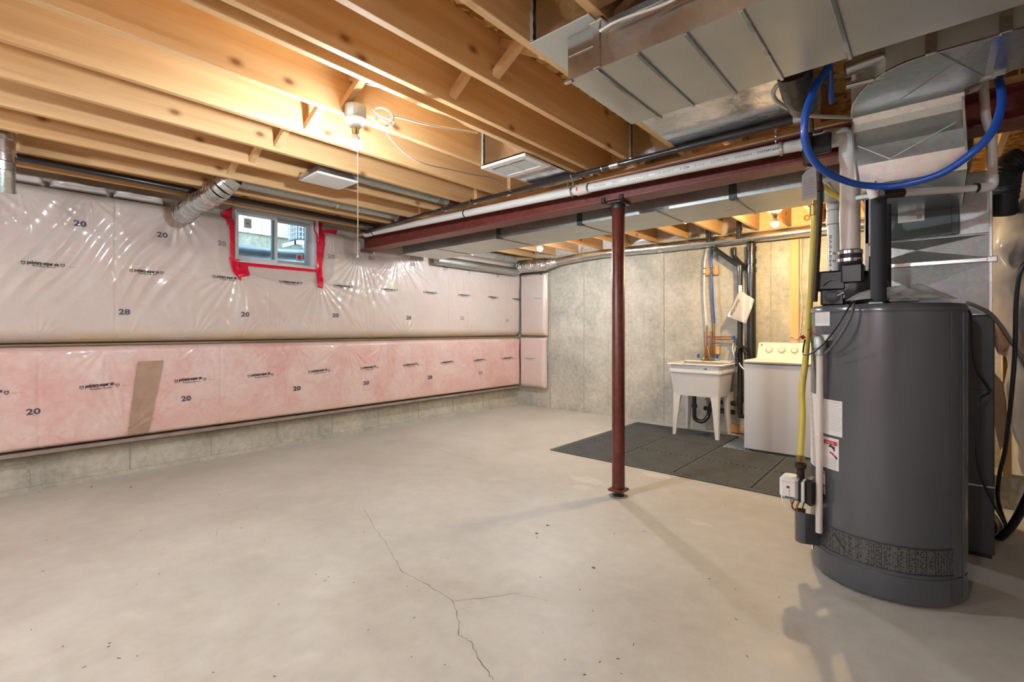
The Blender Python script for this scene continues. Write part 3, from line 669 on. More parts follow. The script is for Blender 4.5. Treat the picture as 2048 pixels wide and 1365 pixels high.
# chains and straps holding it
def hanger(x, label, links=True):
    g = thing('pipe_hanger', label, 'hanger', (x, yp, ZJ), 'hangers of the white pipe'); mb = MB()
    zt = ZJ-.005; zb = zp(x)-rp-.003
    for s in ((-1, 1) if links else (-1,)):
        n = 7; y = yp-rp-.008
        for k in range(n):
            z0 = zt-(zt-zb-.06)*k/n; z1 = zt-(zt-zb-.06)*(k+1)/n; o_ = .004 if k % 2 else 0
            mb.tube([(x+s*.022-.005, y+o_, z0), (x+s*.022+.005, y-o_, (z0+z1)/2), (x+s*.022-.003, y, z1-.002)], .0035, 6)
    mb.build('chain', M['clamp'], g, 60)
    MB().lathe((0, yp, zp(x)), [(rp+.007, x-.008), (rp+.0085, x-.008), (rp+.0085, x+.008), (rp+.007, x+.008)], 24, 'x').build('loop', M['clamp'], g)
hanger(3.10, 'pair of zinc chains holding the white pipe beside its coupling', True)
hanger(PY(1560, 290, yp-.04).x, 'perforated zinc strap holding the white pipe left of the blue hose', False)
# black gas pipe above it
t = thing('gas_pipe', 'black iron gas pipe running just under the joists above the white pipe', 'pipe', (2.5, -3.11, 2.336))
yg = -3.11; zg = 2.336
MB().tube([(.42, -3.04, 2.318), (1.5, yg+.008, 2.33), (3.55, yg, zg)], .0165, 16).build('pipe_run', M['abs'], t, 60)
MB().tube([(3.55, yg, zg), (4.60, yg, zg)], .0175, 16).build('pipe_run', M['abs'], t, 60)
MB().lathe((0, yg, zg), [(.017, 3.48), (.022, 3.482), (.0205, 3.50), (.022, 3.52), (.022, 3.545), (.017, 3.55)], 18, 'x').build('coupling', M['galv_dull'], t, 40)
MB().tube(bend([(.46, -3.042, 2.319), (.37, -3.04, 2.316), (.345, -3.05, 2.325), (.30, -3.06, 2.33)], .03), .02, 14).build('elbow', M['abs'], t, 60)
for x in (1.75, 2.12, 3.17, 3.42): MB().lathe((0, yg, zg), [(.0175, x-.004), (.0195, x-.004), (.0195, x+.004), (.0175, x+.004)], 14, 'x').bar((x, yg, zg+.015), (x+.01, yg, ZJ-.002), .006, .006).build('pipe_clip', M['clamp'], t)
yl = -3.112; xe = PY(1618, 240, yl).x
MB().tube(bend([(4.58, yg, zg), (xe, yg, zg), (xe, yg, zg-.09)], .03), .0225, 16).build('elbow', M['galv_dull'], t, 60)
MB().tube([(xe, yl, zg-.07), (xe, yl, zg-.27)], .0165, 14).build('drop_leg', M['abs'], t, 60)
MB().bbox(xe-.035, xe+.095, yl+.018, yl+.034, zg-.20, zg-.10, .004).build('drop_bracket', M['blackpl'], t)
MB().lathe((xe, yl, 0), [(.017, zg-.26), (.026, zg-.255), (.026, zg-.20), (.017, zg-.195)], 14).build('coupling', M['iron'], t, 40)
L_ = [PY(1622, 312, yl), PY(1638, 335, yl), PY(1640, 410, yl), PY(1634, 520, yl), PY(1629, 604, yl)]; MB().tube([(xe, yl, zg-.25)]+L_, .0135, 14).build('drop_leg', M['iron'], t, 60); xu = L_[1].x
MB().lathe((xu, yl, 0), [(.014, 1.93), (.02, 1.935), (.02, 1.975), (.014, 1.98)], 12).build('union', M['iron'], t, 40)
# pair of black pipes along the left wall
for k, (dx, lab) in enumerate(((.0, 'black pipe along the left wall joists, upper of the pair'), (.045, 'black pipe along the left wall joists, lower of the pair'))):
    o = MB().tube([(.50+dx, -6.6, 2.392-.02*k), (.50+dx, -3.02, 2.372-.02*k)], .021, 14).build('black_pipe', M['abs'], None, 60); tag(o, lab, 'pipe', 'black pipes over the left wall')

# ================================================================== DUCTS
def rect_duct(name, label, x0, x1, y0, y1, z0, z1, seams, m_side, m_bot, loc):
    t = thing(name, label, 'duct', loc)
    MB().face((x0,y0,z0),(x1,y0,z0),(x1,y0,z1),(x0,y0,z1)).face((x0,y1,z0),(x0,y1,z1),(x1,y1,z1),(x1,y1,z0)).face((x0,y0,z0),(x0,y0,z1),(x0,y1,z1),(x0,y1,z0)).face((x0,y0,z1),(x1,y0,z1),(x1,y1,z1),(x0,y1,z1)).face((x1,y0,z0),(x1,y1,z0),(x1,y1,z1),(x1,y0,z1)).build('side_sheet', m_side, t)
    xs = [x0]+seams+[x1]
    for a, b in zip(xs, xs[1:]):            # bottom pans, each slightly dished with turned seams
        mb = MB(); n = 6
        mb.grid(lambda u, v: (a+(b-a)*u, y0+(y1-y0)*v, z0-.004*math.sin(math.pi*u)*math.sin(math.pi*v)), n, n); mb.build('bottom_pan', m_bot, t, 180)
    for s in seams: MB().bbox(s-.007, s+.007, y0-.004, y1+.004, z0-.008, z0-.0005, .002).build('cross_seam', m_side, t)
    return t
# near trunk
t = rect_duct('trunk_duct', 'large galvanised trunk duct nearest the viewer with a reflective brown-looking side', 4.07, 6.9, -4.475, -3.95, 2.186, 2.352, [4.20, 4.36, 4.53, 4.70, 4.915, 5.6], M['galv'], M['galv_satin'], (5, -4.2, 2.19))
for x, w_ in ((4.20, .03), (4.915, .03)): MB().bbox(x-w_/2, x+w_/2, -4.482, -4.474, 2.186, 2.352, .002).build('drive_cleat', M['galv'], t)
MB().bbox(4.215, 6.5, -4.486, -4.475, 2.318, 2.326, .003).build('side_bead', M['galv'], t)
MB().bbox(4.075, 4.195, -4.482, -4.475, 2.272, 2.279, .002).build('side_bead', M['clamp'], t)
MB().bbox(4.175, 4.235, -4.50, -4.47, 2.345, 2.362, .004).bar((4.2, -4.49, 2.352), (4.215, -4.52, 2.40), .02, .006).build('hanging_bracket', M['clamp'], t)
MB().bbox(4.05, 4.09, -4.48, -4.46, 2.178, 2.19, .003).bbox(4.185, 4.215, -3.955, -3.935, 2.176, 2.188, .002).build('corner_tab', M['clamp'], t)
# far trunk beyond the beam
t = rect_duct('trunk_duct', 'long pale trunk duct beyond the steel beam, dark on its near side', .33, 5.3, -2.52, -1.95, 2.13, 2.335, [.95, 1.9, 2.85, 3.55, 4.1, 4.65], M['galv_dull'], M['galv_white'], (2.5, -2.2, 2.13))
for x in (1.9, 2.85, 4.1): MB().bbox(x-.025, x+.025, -2.528, -2.519, 2.13, 2.335, .002).bbox(x-.025, x+.025, -2.53, -2.47, 2.122, 2.13, .002).build('drive_cleat', M['coilcase'], t)
text('printed_text', '24 GA', .03, M['ink'], t, lambda a, b: (2.65+a, -2.18+b, 2.1245), .07); text('printed_text', 'G90', .03, M['ink'], t, lambda a, b: (3.95+a, -2.22+b, 2.1245), .06)
# elbow from the near trunk, dropping under the beam to the plenum
t = thing('duct_elbow', 'galvanised elbow and drop below the near trunk duct, above the water heater', 'duct', (5.1, -3.7, 1.85))
ZB = 2.22
xl, yk = PZ(1705, 237, ZB).x, PZ(1705, 237, ZB).y
xr = PZ(1925, 190, ZB).x
yh, yth = PZ(1860, 108, ZB).y, PZ(1985, 150, ZB).y
heel = [Vector((xl, yk, 0))]
for k in range(1, 15):
    a = math.pi/2*k/14; heel.append(Vector((xl+.26*(1-math.cos(a)), yk+(yh-yk)*math.sin(a), 0)))
heel.append(Vector((6.6, yh, 0)))
mb = MB()
for a, b in zip(heel, heel[1:]): mb.face((a.x, a.y, ZB), (b.x, b.y, ZB), (b.x, b.y, 2.585), (a.x, a.y, 2.585))
mb.build('heel_sheet', M['galv_satin'], t, 180)
throat = [Vector((xr, yk, 0)), Vector((xr+.01, yk-.05, 0)), Vector((xr+.06, yth+.05, 0)), Vector((xr+.14, yth+.005, 0)), Vector((6.6, yth, 0))]
mb = MB(); pts = [(p.x, p.y, ZB) for p in heel]+[(p.x, p.y, ZB) for p in reversed(throat)]; mb.face(*pts)
mb.build('bottom_cheek', M['galv_dull'], t)
mb = MB()
for a, b in zip(throat, throat[1:]): mb.face((a.x, a.y, ZB), (a.x, a.y, 2.352), (b.x, b.y, 2.352), (b.x, b.y, ZB))
mb.build('throat_sheet', M['galv_dull'], t)
mb = MB()
for a, b in zip(heel, heel[1:]): mb.bar((a.x, a.y, ZB-.001), (b.x, b.y, ZB-.001), .006, .006)
mb.build('turned_seam', M['clamp'], t)
xcl = PY(1862, 80, yh).x
for x in (xcl, PY(2012, 40, yh).x): MB().bbox(x-.016, x+.016, yh-.010, yh, ZB-.004, 2.35, .002).build('drive_cleat', M['galv'], t)
xs2 = PZ(1987, 100, ZB).x; MB().bar((xs2, yh, ZB-.004), (xs2, yth, ZB-.004), .022, .006).bbox(xs2-.02, xs2+.05, yth-.01, yth+.015, ZB-.012, ZB+.004, .002).build('cross_seam', M['galv'], t)
MB().bar((xcl+.02, yh+.01, ZB-.001), (xs2-.01, yth-.01, ZB-.001), .004, .004).bar((xcl-.1, yth+.02, ZB-.001), (xs2-.01, yh+.01, ZB-.001), .004, .004).build('cross_break', M['galv_dull'], t)
zq = PY(1735, 368, yk).z
prof = [(yk, ZB), (yk+.012, ZB-.03), (yk+.03, ZB-.06), (yk+.018, ZB-.11), (yk, ZB-.15), (yk-.004, zq+.09), (yk+.02, zq), (-2.445, zq-.01)]
xo = [0, 0, 0, 0, .006, .02, .03, .07]
mb = MB()
for (y0, z0), (y1, z1), a0, a1 in zip(prof, prof[1:], xo, xo[1:]): mb.face((xl+a0, y0, z0), (xr+.005+a0*.3, y0, z0), (xr+.005+a1*.3, y1, z1), (xl+a1, y1, z1))
mb.build('drop_front', M['galv'], t, 35)
for x, sg in ((xl+.004, -1), (xr+.008, 1)):
    mb = MB(); mb.face(*[(x+(o_ if sg < 0 else o_*.3), y, z) for (y, z), o_ in zip(prof, xo)]+[(x+(.07 if sg < 0 else .02), -2.445, 2.12), (x+(.05 if sg < 0 else .02), -2.76, 2.14), (x+(.03 if sg < 0 else .02), -2.945, 2.14), (x, -2.96, ZB)]); mb.build('drop_side', M['galv_dull'], t)
for x in (xl, xr): MB().bar((x, yk-.004, ZB-.02), (x+.012, yk-.006, zq+.02), .008, .006, (0, 1, 0)).build('turned_seam', M['clamp'], t)
MB().bar((xl+.02, yk+.002, ZB-.135), (xl+.14, yk-.006, ZB-.225), .003, .003).bar((xl+.14, yk-.006, ZB-.225), (xr-.02, yk-.002, ZB-.12), .003, .003).build('cross_break', M['galv_dull'], t)
# furnace and plenum
FX0, FX1, FY = 4.83, 5.385, -2.43
t = thing('furnace', 'tall dark furnace with sheet metal plenum standing behind the water heater', 'furnace', (5.1, -2.1, 0))
MB().bbox(FX0, FX1, FY, FY+.72, .02, 1.30, .006).build('cabinet', M['darkcab'], t)
MB().box(FX0+.01, FX1-.01, FY+.01, FY+.70, 0, .02).build('base_frame', M['blackpl'], t)
zd = PY(1960, 780, FY).z; MB().box(FX0+.002, FX1-.002, FY-.0015, FY, zd-.003, zd+.003).build('door_gap', M['blackpl'], t)
zd = PY(1965, 972, FY).z; MB().bbox(FX0, FX1, FY-.006, FY, zd-.006, zd+.004, .002).build('door_lip', M['galv_dull'], t)
zm = PY(1850, 478, FY).z
def xbreak(x0, x1, z0, z1, d):           # cross-broken sheet: four facets rising to a shallow point
    cx_, cz = (x0+x1)/2-.03, (z0+z1)/2; mb = MB(); P = [(x0, FY, z0), (x1, FY, z0), (x1, FY, z1), (x0, FY, z1)]; T = (cx_, FY-d, cz)
    for i in range(4): mb.face(P[i], P[(i+1) % 4], T)
    return mb
ztop = 2.07; zmid = PY(1850, 528, FY).z
MB().box(FX0, FX1-.012, FY+.002, FY+.70, 1.30, zm).build('plenum_body', M['galv_dull'], t)
xbreak(FX0, FX1-.02, 1.305, zmid-.012, .030).build('front_panel', M['galv_dull'], t)
xbreak(FX0, FX1-.02, zmid+.012, zm-.004, .030).build('front_panel', M['galv_dull'], t)
MB().bbox(FX0, FX1, FY-.010, FY+.002, zmid-.012, zmid+.012, .003).bbox(FX1-.03, FX1+.01, FY-.014, FY+.004, zmid-.016, zmid+.016, .003).build('cross_seam', M['galv'], t)
MB().bbox(FX1-.022, FX1-.008, FY-.006, FY+.004, 1.3, ztop-.06, .002).bbox(FX0-.002, FX0+.02, FY-.004, FY+.004, 1.3, ztop-.02, .002).build('corner_seam', M['galv'], t)
MB().bbox(FX0, FX1-.012, FY-.004, FY+.70, zm, ztop, .004).build('coil_case', M['galv_dull'], t)
a = PY(1776, 388, FY-.012); b = PY(1912, 470, FY-.012)
MB().bbox(a.x-.03, b.x+.003, FY-.014, FY-.004, zm+.006, ztop-.03, .003).build('access_panel', M['coilcase'], t)
a = PY(1903, 388, FY-.02); b = PY(1913, 468, FY-.02); mb = MB(); frame = [(a.x, a.z), (b.x+.012, b.z)]
MB().bbox(a.x, b.x+.012, FY-.022, FY-.014, b.z, a.z, .003).build('panel_slide', M['coilcase'], t)
a = PY(1796, 418, FY-.016); b = PY(1849, 441, FY-.016); lb = MB().box(a.x, b.x, FY-.0165, FY-.0142, b.z, a.z).build('rating_label', M['paper'], t)
text('printed_text', 'MODEL  COIL', .012, M['ink'], lb, lambda u, v: (a.x+.008+u, FY-.0168, a.z-.018+v), .09)
for k in range(4): text('printed_text', 'SERIAL NO. VOLTS HZ', .008, M['print'], lb, lambda u, v: (a.x+.008+u, FY-.0168, a.z-.033-.011*k+v), .07)
MB().box(b.x-.035, b.x-.012, FY-.0168, FY-.0165, b.z+.012, b.z+.035).build('printed_block', M['print'], lb)
# bay closures and pannings of foil
def closure(label, x0, x1, y, z0=ZJ-.002, z1=ZS-.003, tape_side=None, m='foil'):
    g = thing('foil_bay_closure', label, 'duct panel', ((x0+x1)/2, y, z0), 'foil closures between joists')
    MB().grid(lambda u, v: (x0+(x1-x0)*u, y+.006*math.sin(u*9)*math.sin(v*4), z0+(z1-z0)*v), 14, 10).build('foil_face', M[m], g, 180)
    if tape_side is not None:
        xx = x0+.006 if tape_side < 0 else x1-.006
        MB().grid(lambda u, v: (xx+.02*(u-.5), y-.008-.002*math.sin(v*30), z0+(z1-z0)*v), 3, 18).build('foil_tape', M['galv_satin'], g, 180)
    return g
closure('foil faced closure between joists beside the near trunk duct, with dark tape on its left', 3.936, 4.198, -4.535, tape_side=-1)
closure('foil faced closure between joists above the near trunk duct, right of the bracket', 4.24, 4.598, -4.535)
o = MB().bbox(3.93, 4.205, -4.54, -3.96, ZJ-.0065, ZJ-.0015, .001).build('sheet_pan', M['galv_white']); tag(o, 'pale sheet metal pan under a joist bay, left end of near trunk duct', 'duct panel')
def panning(label, x0, x1, y0, y1, rib):
    g = thing('foil_panning', label, 'duct panel', ((x0+x1)/2, (y0+y1)/2, ZJ-.004), 'foil pans under the joists')
    MB().grid(lambda u, v: (x0+(x1-x0)*u, y0+(y1-y0)*v, ZJ-.004-.006*(math.sin(v*rib*6.28)*.5+.5)), 10, 60).build('foil_sheet', M['foil'], g, 180)
    MB().box(x0, x1, y0-.004, y0+.01, ZJ-.012, ZJ-.001).build('sheet_hem', M['galv_dull'], g)
    return g
panning('foil pan under two joist bays between the near trunk duct and the beam', 3.94, 4.62, -3.93, -3.0, 2.0)
closure('foil closure at the joist end above the black pipe, left of the foil pan', 3.615, 3.895, -3.09, tape_side=-1)
panning('foil pan in the joist bay right behind the white grille', 2.80, 3.17, -3.37, -2.95, 1.0)
closure('foil closure leaning behind the white grille', 2.80, 3.166, -3.66, tape_side=-1)
# ceiling grille
g = thing('ceiling_grille', 'white two-panel grille in foil at the bottom of a joist bay near the beam', 'grille', (2.98, -3.5, 2.35))
mb = MB(); x0, x1, y0, y1 = 2.775, 3.172, -3.65, -3.365; z0, z1 = 2.338, 2.356
mb.bbox(x0, x1, y0, y0+.055, z0, z1, .003).bbox(x0, x1, y1-.055, y1, z0, z1, .003).bbox(x0, x0+.05, y0+.055, y1-.055, z0, z1, .003).bbox(x1-.05, x1, y0+.055, y1-.055, z0, z1, .003).bbox((x0+x1)/2-.010, (x0+x1)/2+.010, y0+.055, y1-.055, z0, z1, .003)
mb.build('grille_frame', M['white_plastic'], g)
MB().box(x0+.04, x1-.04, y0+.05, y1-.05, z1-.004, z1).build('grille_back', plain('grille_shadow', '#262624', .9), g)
mb = MB()
for k in range(14):
    y = y0+.062+k*.0128; mb.bar((x0+.05, y, z0+.006), (x1-.05, y, z0+.006), .002, .005, (0, .5, 1))
mb.build('louvres', M['white_plastic'], g)['kind'] = 'stuff'
# boot with a small diffuser further left
g = thing('ceiling_diffuser', 'small galvanised boot with a white louvred plate hanging between joists near the window', 'grille', (1.74, -4.2, 2.33))
MB().hexa([(1.60,-4.36,2.345),(1.85,-4.36,2.345),(1.85,-4.06,2.345),(1.60,-4.06,2.345),(1.66,-4.30,2.45),(1.82,-4.30,2.45),(1.82,-4.10,2.45),(1.66,-4.10,2.45)]).build('boot', M['galv_dull'], g)
MB().bbox(1.59, 1.87, -4.37, -4.05, 2.330, 2.346, .003).build('louvre_plate', M['white_plastic'], g)
mb = MB()
for k in range(11): mb.box(1.62+.022*k, 1.628+.022*k, -4.34, -4.08, 2.3285, 2.3305)
mb.build('louvre_slots', plain('slot_grey', '#b9b6ae', .6), g)['kind'] = 'stuff'
MB().bar((1.60, -4.38, 2.338), (1.80, -4.40, 2.352), .02, .02).build('side_bar', M['clamp'], g)
# round ducts in the joist bays
def round_duct(name, label, pts, r, m, seams=(), grp=None):
    g = thing(name, label, 'duct', pts[0], grp)
    MB().tube(pts, r, 22).build('pipe', m, g, 60)
    return g
g = round_duct('round_duct', 'dull round duct in a joist bay running from the small diffuser to the beam', [(1.76, -4.08, 2.425), (1.76, -2.93, 2.425)], .052, M['galv_dull'], grp='round ducts in the joist bays')
for y in (-3.85, -3.2): MB().lathe((1.76, 0, 2.425), [(.053, y-.012), (.056, y-.006), (.056, y+.006), (.053, y+.012)], 20, 'y').build('crimp', M['galv_dull'], g, 40)
MB().lathe((1.76, 0, 2.425), [(.0527, -3.08), (.0535, -3.06), (.0535, -2.935)], 20, 'y').build('painted_end', M['steel_red'], g, 40)
g = round_duct('round_duct', 'dull round duct in a joist bay running from the window elbow to the beam', [(.94, -4.55, 2.415), (.94, -2.93, 2.415)], .052, M['galv_dull'], grp='round ducts in the joist bays')
for y in (-3.72, -3.5, -3.05): MB().lathe((.94, 0, 2.41), [(.053, y-.012), (.057, y-.006), (.057, y+.006), (.053, y+.012)], 20, 'y').build('crimp', M['clamp'], g, 40)
MB().lathe((.94, 0, 2.41), [(.0527, -3.04), (.0535, -3.0), (.0535, -2.935)], 20, 'y').build('painted_end', M['steel_red'], g, 40)
def elbow_duct(label, pts, r, rings):
    g = thing('duct_elbow', label, 'duct', pts[-1], 'adjustable elbows on the left wall')
    P = bend(pts, .12, 3)
    for i in range(len(P)-1):               # gored elbow: each gore a short straight tube with a bead
        a, b = P[i], P[i+1]
        if (b-a).length < .012: continue
        MB().tube([a, b], r, 24, False).tube([b-(b-a).normalized()*.008, b+(b-a).normalized()*.002], r+.004, 24).build('gore', M['foil'] if i % 2 else M['galv'], g, 60)
    MB().tube([P[-1]-(P[-1]-P[-2]).normalized()*.01, P[-1]+(P[-1]-P[-2]).normalized()*.012], r+.005, 24).build('collar', M['galv'], g, 60)
    return g
elbow_duct('shiny galvanised duct elbow dropping through the sheet left of the window', [(.99, -4.62, 2.42), (.93, -4.68, 2.33), (.76, -4.73, 2.266), (.52, -4.75, 2.262), (.30, -4.765, 2.21)], .083, 0)
elbow_duct('shiny galvanised duct elbow cut by the left picture edge', [(.95, -5.885, 2.55), (.95, -5.885, 2.38), (.95, -5.885, 2.20), (.92, -5.885, 2.06)], .082, 0)
# foil duct along the back wall
g = thing('foil_duct', 'long round foil duct along the top of the back wall with a bulging flexible end', 'duct', (2.5, -.13, 2.2))
fd = [(.86, -.16, 2.235), (1.6, -.13, 2.285), (2.6, -.12, 2.275), (3.6, -.12, 2.27), (5.3, -.12, 2.27)]
MB().tube(smooth_path(fd, 10), .058, 24).build('rigid_run', M['galv'], g, 60)
fx = smooth_path([(.22, -.21, 2.225), (.28, -.215, 2.215), (.47, -.22, 2.215), (.72, -.20, 2.215), (.92, -.16, 2.235)], 24)
MB().tube(fx, [.05+.045*min(1, i/10, (len(fx)-1-i)/26)+.010*noise.noise((i*.9, 3, 1))+.004*math.sin(i*2.2) for i in range(len(fx))], 30).build('flexible_end', M['flexfoil'], g, 180)
for x in (1.32, 2.52, 3.4): MB().lathe((0, -.12, 2.278), [(.059, x-.03), (.0615, x-.03), (.0615, x+.03), (.059, x+.03)], 22, 'x').build('foil_tape', M['foil'], g)
for x in (1.30, 2.06, 3.0): MB().bar((x, -.10, 2.33), (x+.01, -.10, 2.43), .012, .002, (0, 1, 0)).build('strap', M['clamp'], g)
g = thing('wall_duct', 'grey round duct high on the left wall between the far trunk duct and the corner', 'duct', (.2, -1.2, 2.14))
MB().tube([(.21, -1.9, 2.14), (.21, -.42, 2.135), (.21, -.30, 2.135)], .062, 22).build('pipe', M['galv_dull'], g, 60)
for k, (a, b) in enumerate((((.21, -.31, 2.135), (.21, -.24, 2.15)), ((.21, -.24, 2.15), (.21, -.19, 2.19)), ((.21, -.19, 2.19), (.21, -.18, 2.30)))): MB().tube([a, b], .06, 22).build('gore', M['galv'], g, 60)

# ================================================================== WATER HEATER
TC, TR, TH = Vector((4.952, -3.003, 0)), .307, 1.34
def tank_hit(px, py, r=TR):
    """angle round the tank and height where a sight line meets its jacket"""
    d = sight(px, py); o = CAM-TC; a = d.x**2+d.y**2; b = 2*(o.x*d.x+o.y*d.y); c = o.x**2+o.y**2-r*r
    disc = b*b-4*a*c
    t = (-b-math.sqrt(max(disc, 0)))/(2*a); p = CAM+d*t
    return math.atan2(p.y-TC.y, p.x-TC.x), p.z
def tp(a, z, r=TR): return Vector((TC.x+r*math.cos(a), TC.y+r*math.sin(a), z))
wh = thing('water_heater', 'large dark grey cylindrical gas water heater in front of the furnace', 'water heater', TC)
MB().lathe(TC, [(TR-.012, .012), (TR-.002, .014), (TR, .03), (TR, .128)], 72).build('lower_jacket', M['tank'], wh, 40)
MB().lathe(TC, [(TR-.004, .128), (TR-.004, .134), (TR, .134), (TR, 1.300), (TR-.003, 1.302), (TR-.003, 1.306)], 72).build('jacket', M['tank'], wh, 40)
MB().lathe(TC, [(TR-.002, 1.306), (TR+.002, 1.308), (TR+.002, 1.325), (TR-.006, TH-.002), (TR-.02, TH), (.001, TH+.012)], 72).build('top_cap', M['tank'], wh, 40)
MB().lathe(TC, [(TR-.03, 0), (TR-.02, .004), (TR-.02, .014)], 48).build('base_ring', M['tank_dark'], wh, 40)
aL, zA = tank_hit(1640, 1060); aR, zB = tank_hit(1906, 1120)
def patch(name, m, a0, a1, z0, z1, parent, dr=.0015, n=20, slope=0.0):
    return MB().grid(lambda u, v: tp(a0+(a1-a0)*u, z0+(z1-z0)*v+slope*u, TR+dr), n, 4).build(name, m, parent, 180)
zt, zb = .262, .150
scr = patch('intake_screen', M['mesh'], aL, aR, zb, zt, wh, .002, 60)
MB().tube([tp(aL+(aR-aL)*k/40, zb, TR+.003) for k in range(41)], .003, 6).tube([tp(aL+(aR-aL)*k/40, zt, TR+.003) for k in range(41)], .003, 6).build('screen_rim', M['tank_dark'], scr, 180)
s0 = tank_hit(1668, 1066); s1 = tank_hit(1690, 1100); MB().tube([tp(s0[0], s0[1], TR+.004), tp(s1[0], s1[1], TR+.004)], .004, 8).build('screen_crease', M['tank_dark'], scr)
aj = tank_hit(1903, 800)[0]; MB().box(-.0015, .0015, -.001, .001, 0, 1).v and None
MB().tube([tp(aj, .04, TR+.0005), tp(aj, 1.30, TR+.0005)], .0018, 6).build('jacket_seam', M['tank_dark'], wh)
aj2 = tank_hit(1926, 800)[0]; MB().tube([tp(aj2, .04, TR+.001), tp(aj2, 1.30, TR+.001)], .004, 8).build('jacket_seam', M['tank'], wh)
# stickers
def sticker(name, m, pa, pb, lines, lab=None, wd=None, ink='print', ls=.008, indent=.0):
    a0, z1 = tank_hit(*pa); a1, _ = tank_hit(pb[0], pa[1]); z0 = tank_hit(*pb)[1]
    zt_ = tank_hit(*pa)[1]
    s = patch(name, m, a0, a1, z0, zt_, wh); L = abs(a1-a0)*TR; Hh = zt_-z0
    if lab: s['label'] = lab
    for i, (txt, sz, fx_, fz, wf) in enumerate(lines):
        zz = z0+Hh*fz
        text('printed_text', txt, sz, M[ink], s, lambda u, v: tp(a0+(fx_*L+u)/TR, zz+v, TR+.0022), wf*L)
    return s, a0, a1, z0, zt_
sticker('sticker', M['paper'], (1631, 623), (1660, 652), [('CERTIFIED', .009, .1, .84, .8)]+[('ANSI Z21.10.1 CSA 4.1', .006, .1, .70-.1*k, .8) for k in range(6)], 'small white square sticker near the tank top')
s, a0, a1, z0, z1 = sticker('sticker', M['paper'], (1640, 796), (1685, 876), [('WATER HEATER', .010, .45, .92, .4)]+[('INSTALLATION INSTRUCTIONS PARTS', .006, .42, .83-.062*k, .45+.05*((k*3) % 4)) for k in range(12)], 'large white instruction sticker')
s, a0, a1, z0, z1 = sticker('sticker', M['paper'], (1647, 872), (1678, 944), [('HOT WATER CAN SCALD', .006, .12, .33-.04*k, .75) for k in range(8)]+[('BURN', .008, .1, .72, .22)], 'white warning sticker with a red heading')
aw = a0+(a1-a0)*.06; hd = patch('sticker_heading', M['red'], aw, a0+(a1-a0)*.92, z1-.034, z1-.014, s, .0025)
text('printed_text', 'DANGER', .013, M['paper'], hd, lambda u, v: tp(a0+.25*(a1-a0)+u/TR, z1-.029+v, TR+.0034), (a1-a0)*TR*.5)
mb = MB(); P = lambda u, v: tp(a0+(a1-a0)*u, z0+(z1-z0)*v, TR+.0028)   # tap and hand pictograms
mb.face(P(.42,.70), P(.62,.70), P(.62,.76), P(.42,.76)).face(P(.62,.66), P(.78,.66), P(.80,.73), P(.62,.76)).face(P(.70,.60), P(.78,.60), P(.78,.66), P(.70,.66)).face(P(.5,.76), P(.58,.76), P(.58,.81), P(.5,.81)).face(P(.42,.81), P(.66,.81), P(.66,.83), P(.42,.83))
mb.build('tap_symbol', M['ink'], s)
MB().face(P(.45,.52), P(.58,.50), P(.80,.40), P(.82,.47), P(.68,.54), P(.50,.57)).build('hand_symbol', M['red'], s)
MB().face(P(.80,.40), P(.92,.34), P(.92,.43), P(.82,.47)).build('sleeve_symbol', M['ink'], s)
s, a0, a1, z0, z1 = sticker('sticker', M['paper'], (1634, 866), (1646, 940), [('SCALD HAZARD', .006, .1, .4-.06*k, .8) for k in range(5)], 'narrow white warning sticker partly behind the drain tube')
patch('sticker_heading', M['red'], a0, a1, z1-.032, z1-.012, s, .0025, 6)
s, a0, a1, z0, z1 = sticker('sticker', M['paper'], (1634, 936), (1651, 990), [('WARNING FIRE', .006, .1, .70-.06*k, .8) for k in range(3)]+[('EXPLOSION', .006, .1, .38-.055*k, .8) for k in range(6)], 'white sticker with two orange bars')
for k in (0, 1): patch('sticker_heading', M['orange'], a0, a1, z1-.012-.062*k-.004, z1-.062*k-.002, s, .0025, 6)
s, a0, a1, z0, z1 = sticker('sticker', M['paper'], (1622, 784), (1633, 935), [('ENERGY FACTOR', .006, .1, .9-.09*k, .7) for k in range(8)], 'tall white side sticker behind the drain tube', ink='print')
a_, z_ = tank_hit(1626, 1100); patch('sticker', plain('sticker_pink', '#e7d2cd', .6), a_-.10, a_+.02, z_-.0, z_+.06, wh, .002, 6)['label'] = 'small pale sticker low on the left side'
# relief valve and drain tube
pv = PD(1640, 690, 2.36); pb_ = PD(1631, 1066, 2.36)
dt = MB().tube([Vector((pv.x, pv.y, pv.z-.03)), Vector((pv.x-.004, pv.y, pb_.z))], .0155, 16).build('discharge_tube', M['cpvc'], wh, 60)
va, vz = tank_hit(1652, 690); vp = tp(va, pv.z+.01, TR-.01)
MB().tube([vp, Vector((pv.x, pv.y, pv.z+.01))], .018, 14).build('relief_valve', M['brass'], wh, 60)
MB().lathe(Vector((pv.x, pv.y, 0)), [(.012, pv.z-.055), (.020, pv.z-.05), (.020, pv.z-.02), (.026, pv.z-.015), (.026, pv.z+.03), (.015, pv.z+.045), (.001, pv.z+.047)], 16).build('valve_body', M['galv_dull'], wh, 40)
MB().bar((pv.x-.01, pv.y-.02, pv.z+.045), (pv.x-.045, pv.y-.04, pv.z+.075), .012, .003).build('test_lever', M['red'], wh)
MB().lathe(tp(va+.05, 0, TR), [(.001, pv.z+.02), (.03, pv.z+.022), (.03, pv.z+.05), (.001, pv.z+.055)], 16).build('sensor_boss', M['galv_dull'], wh, 40)
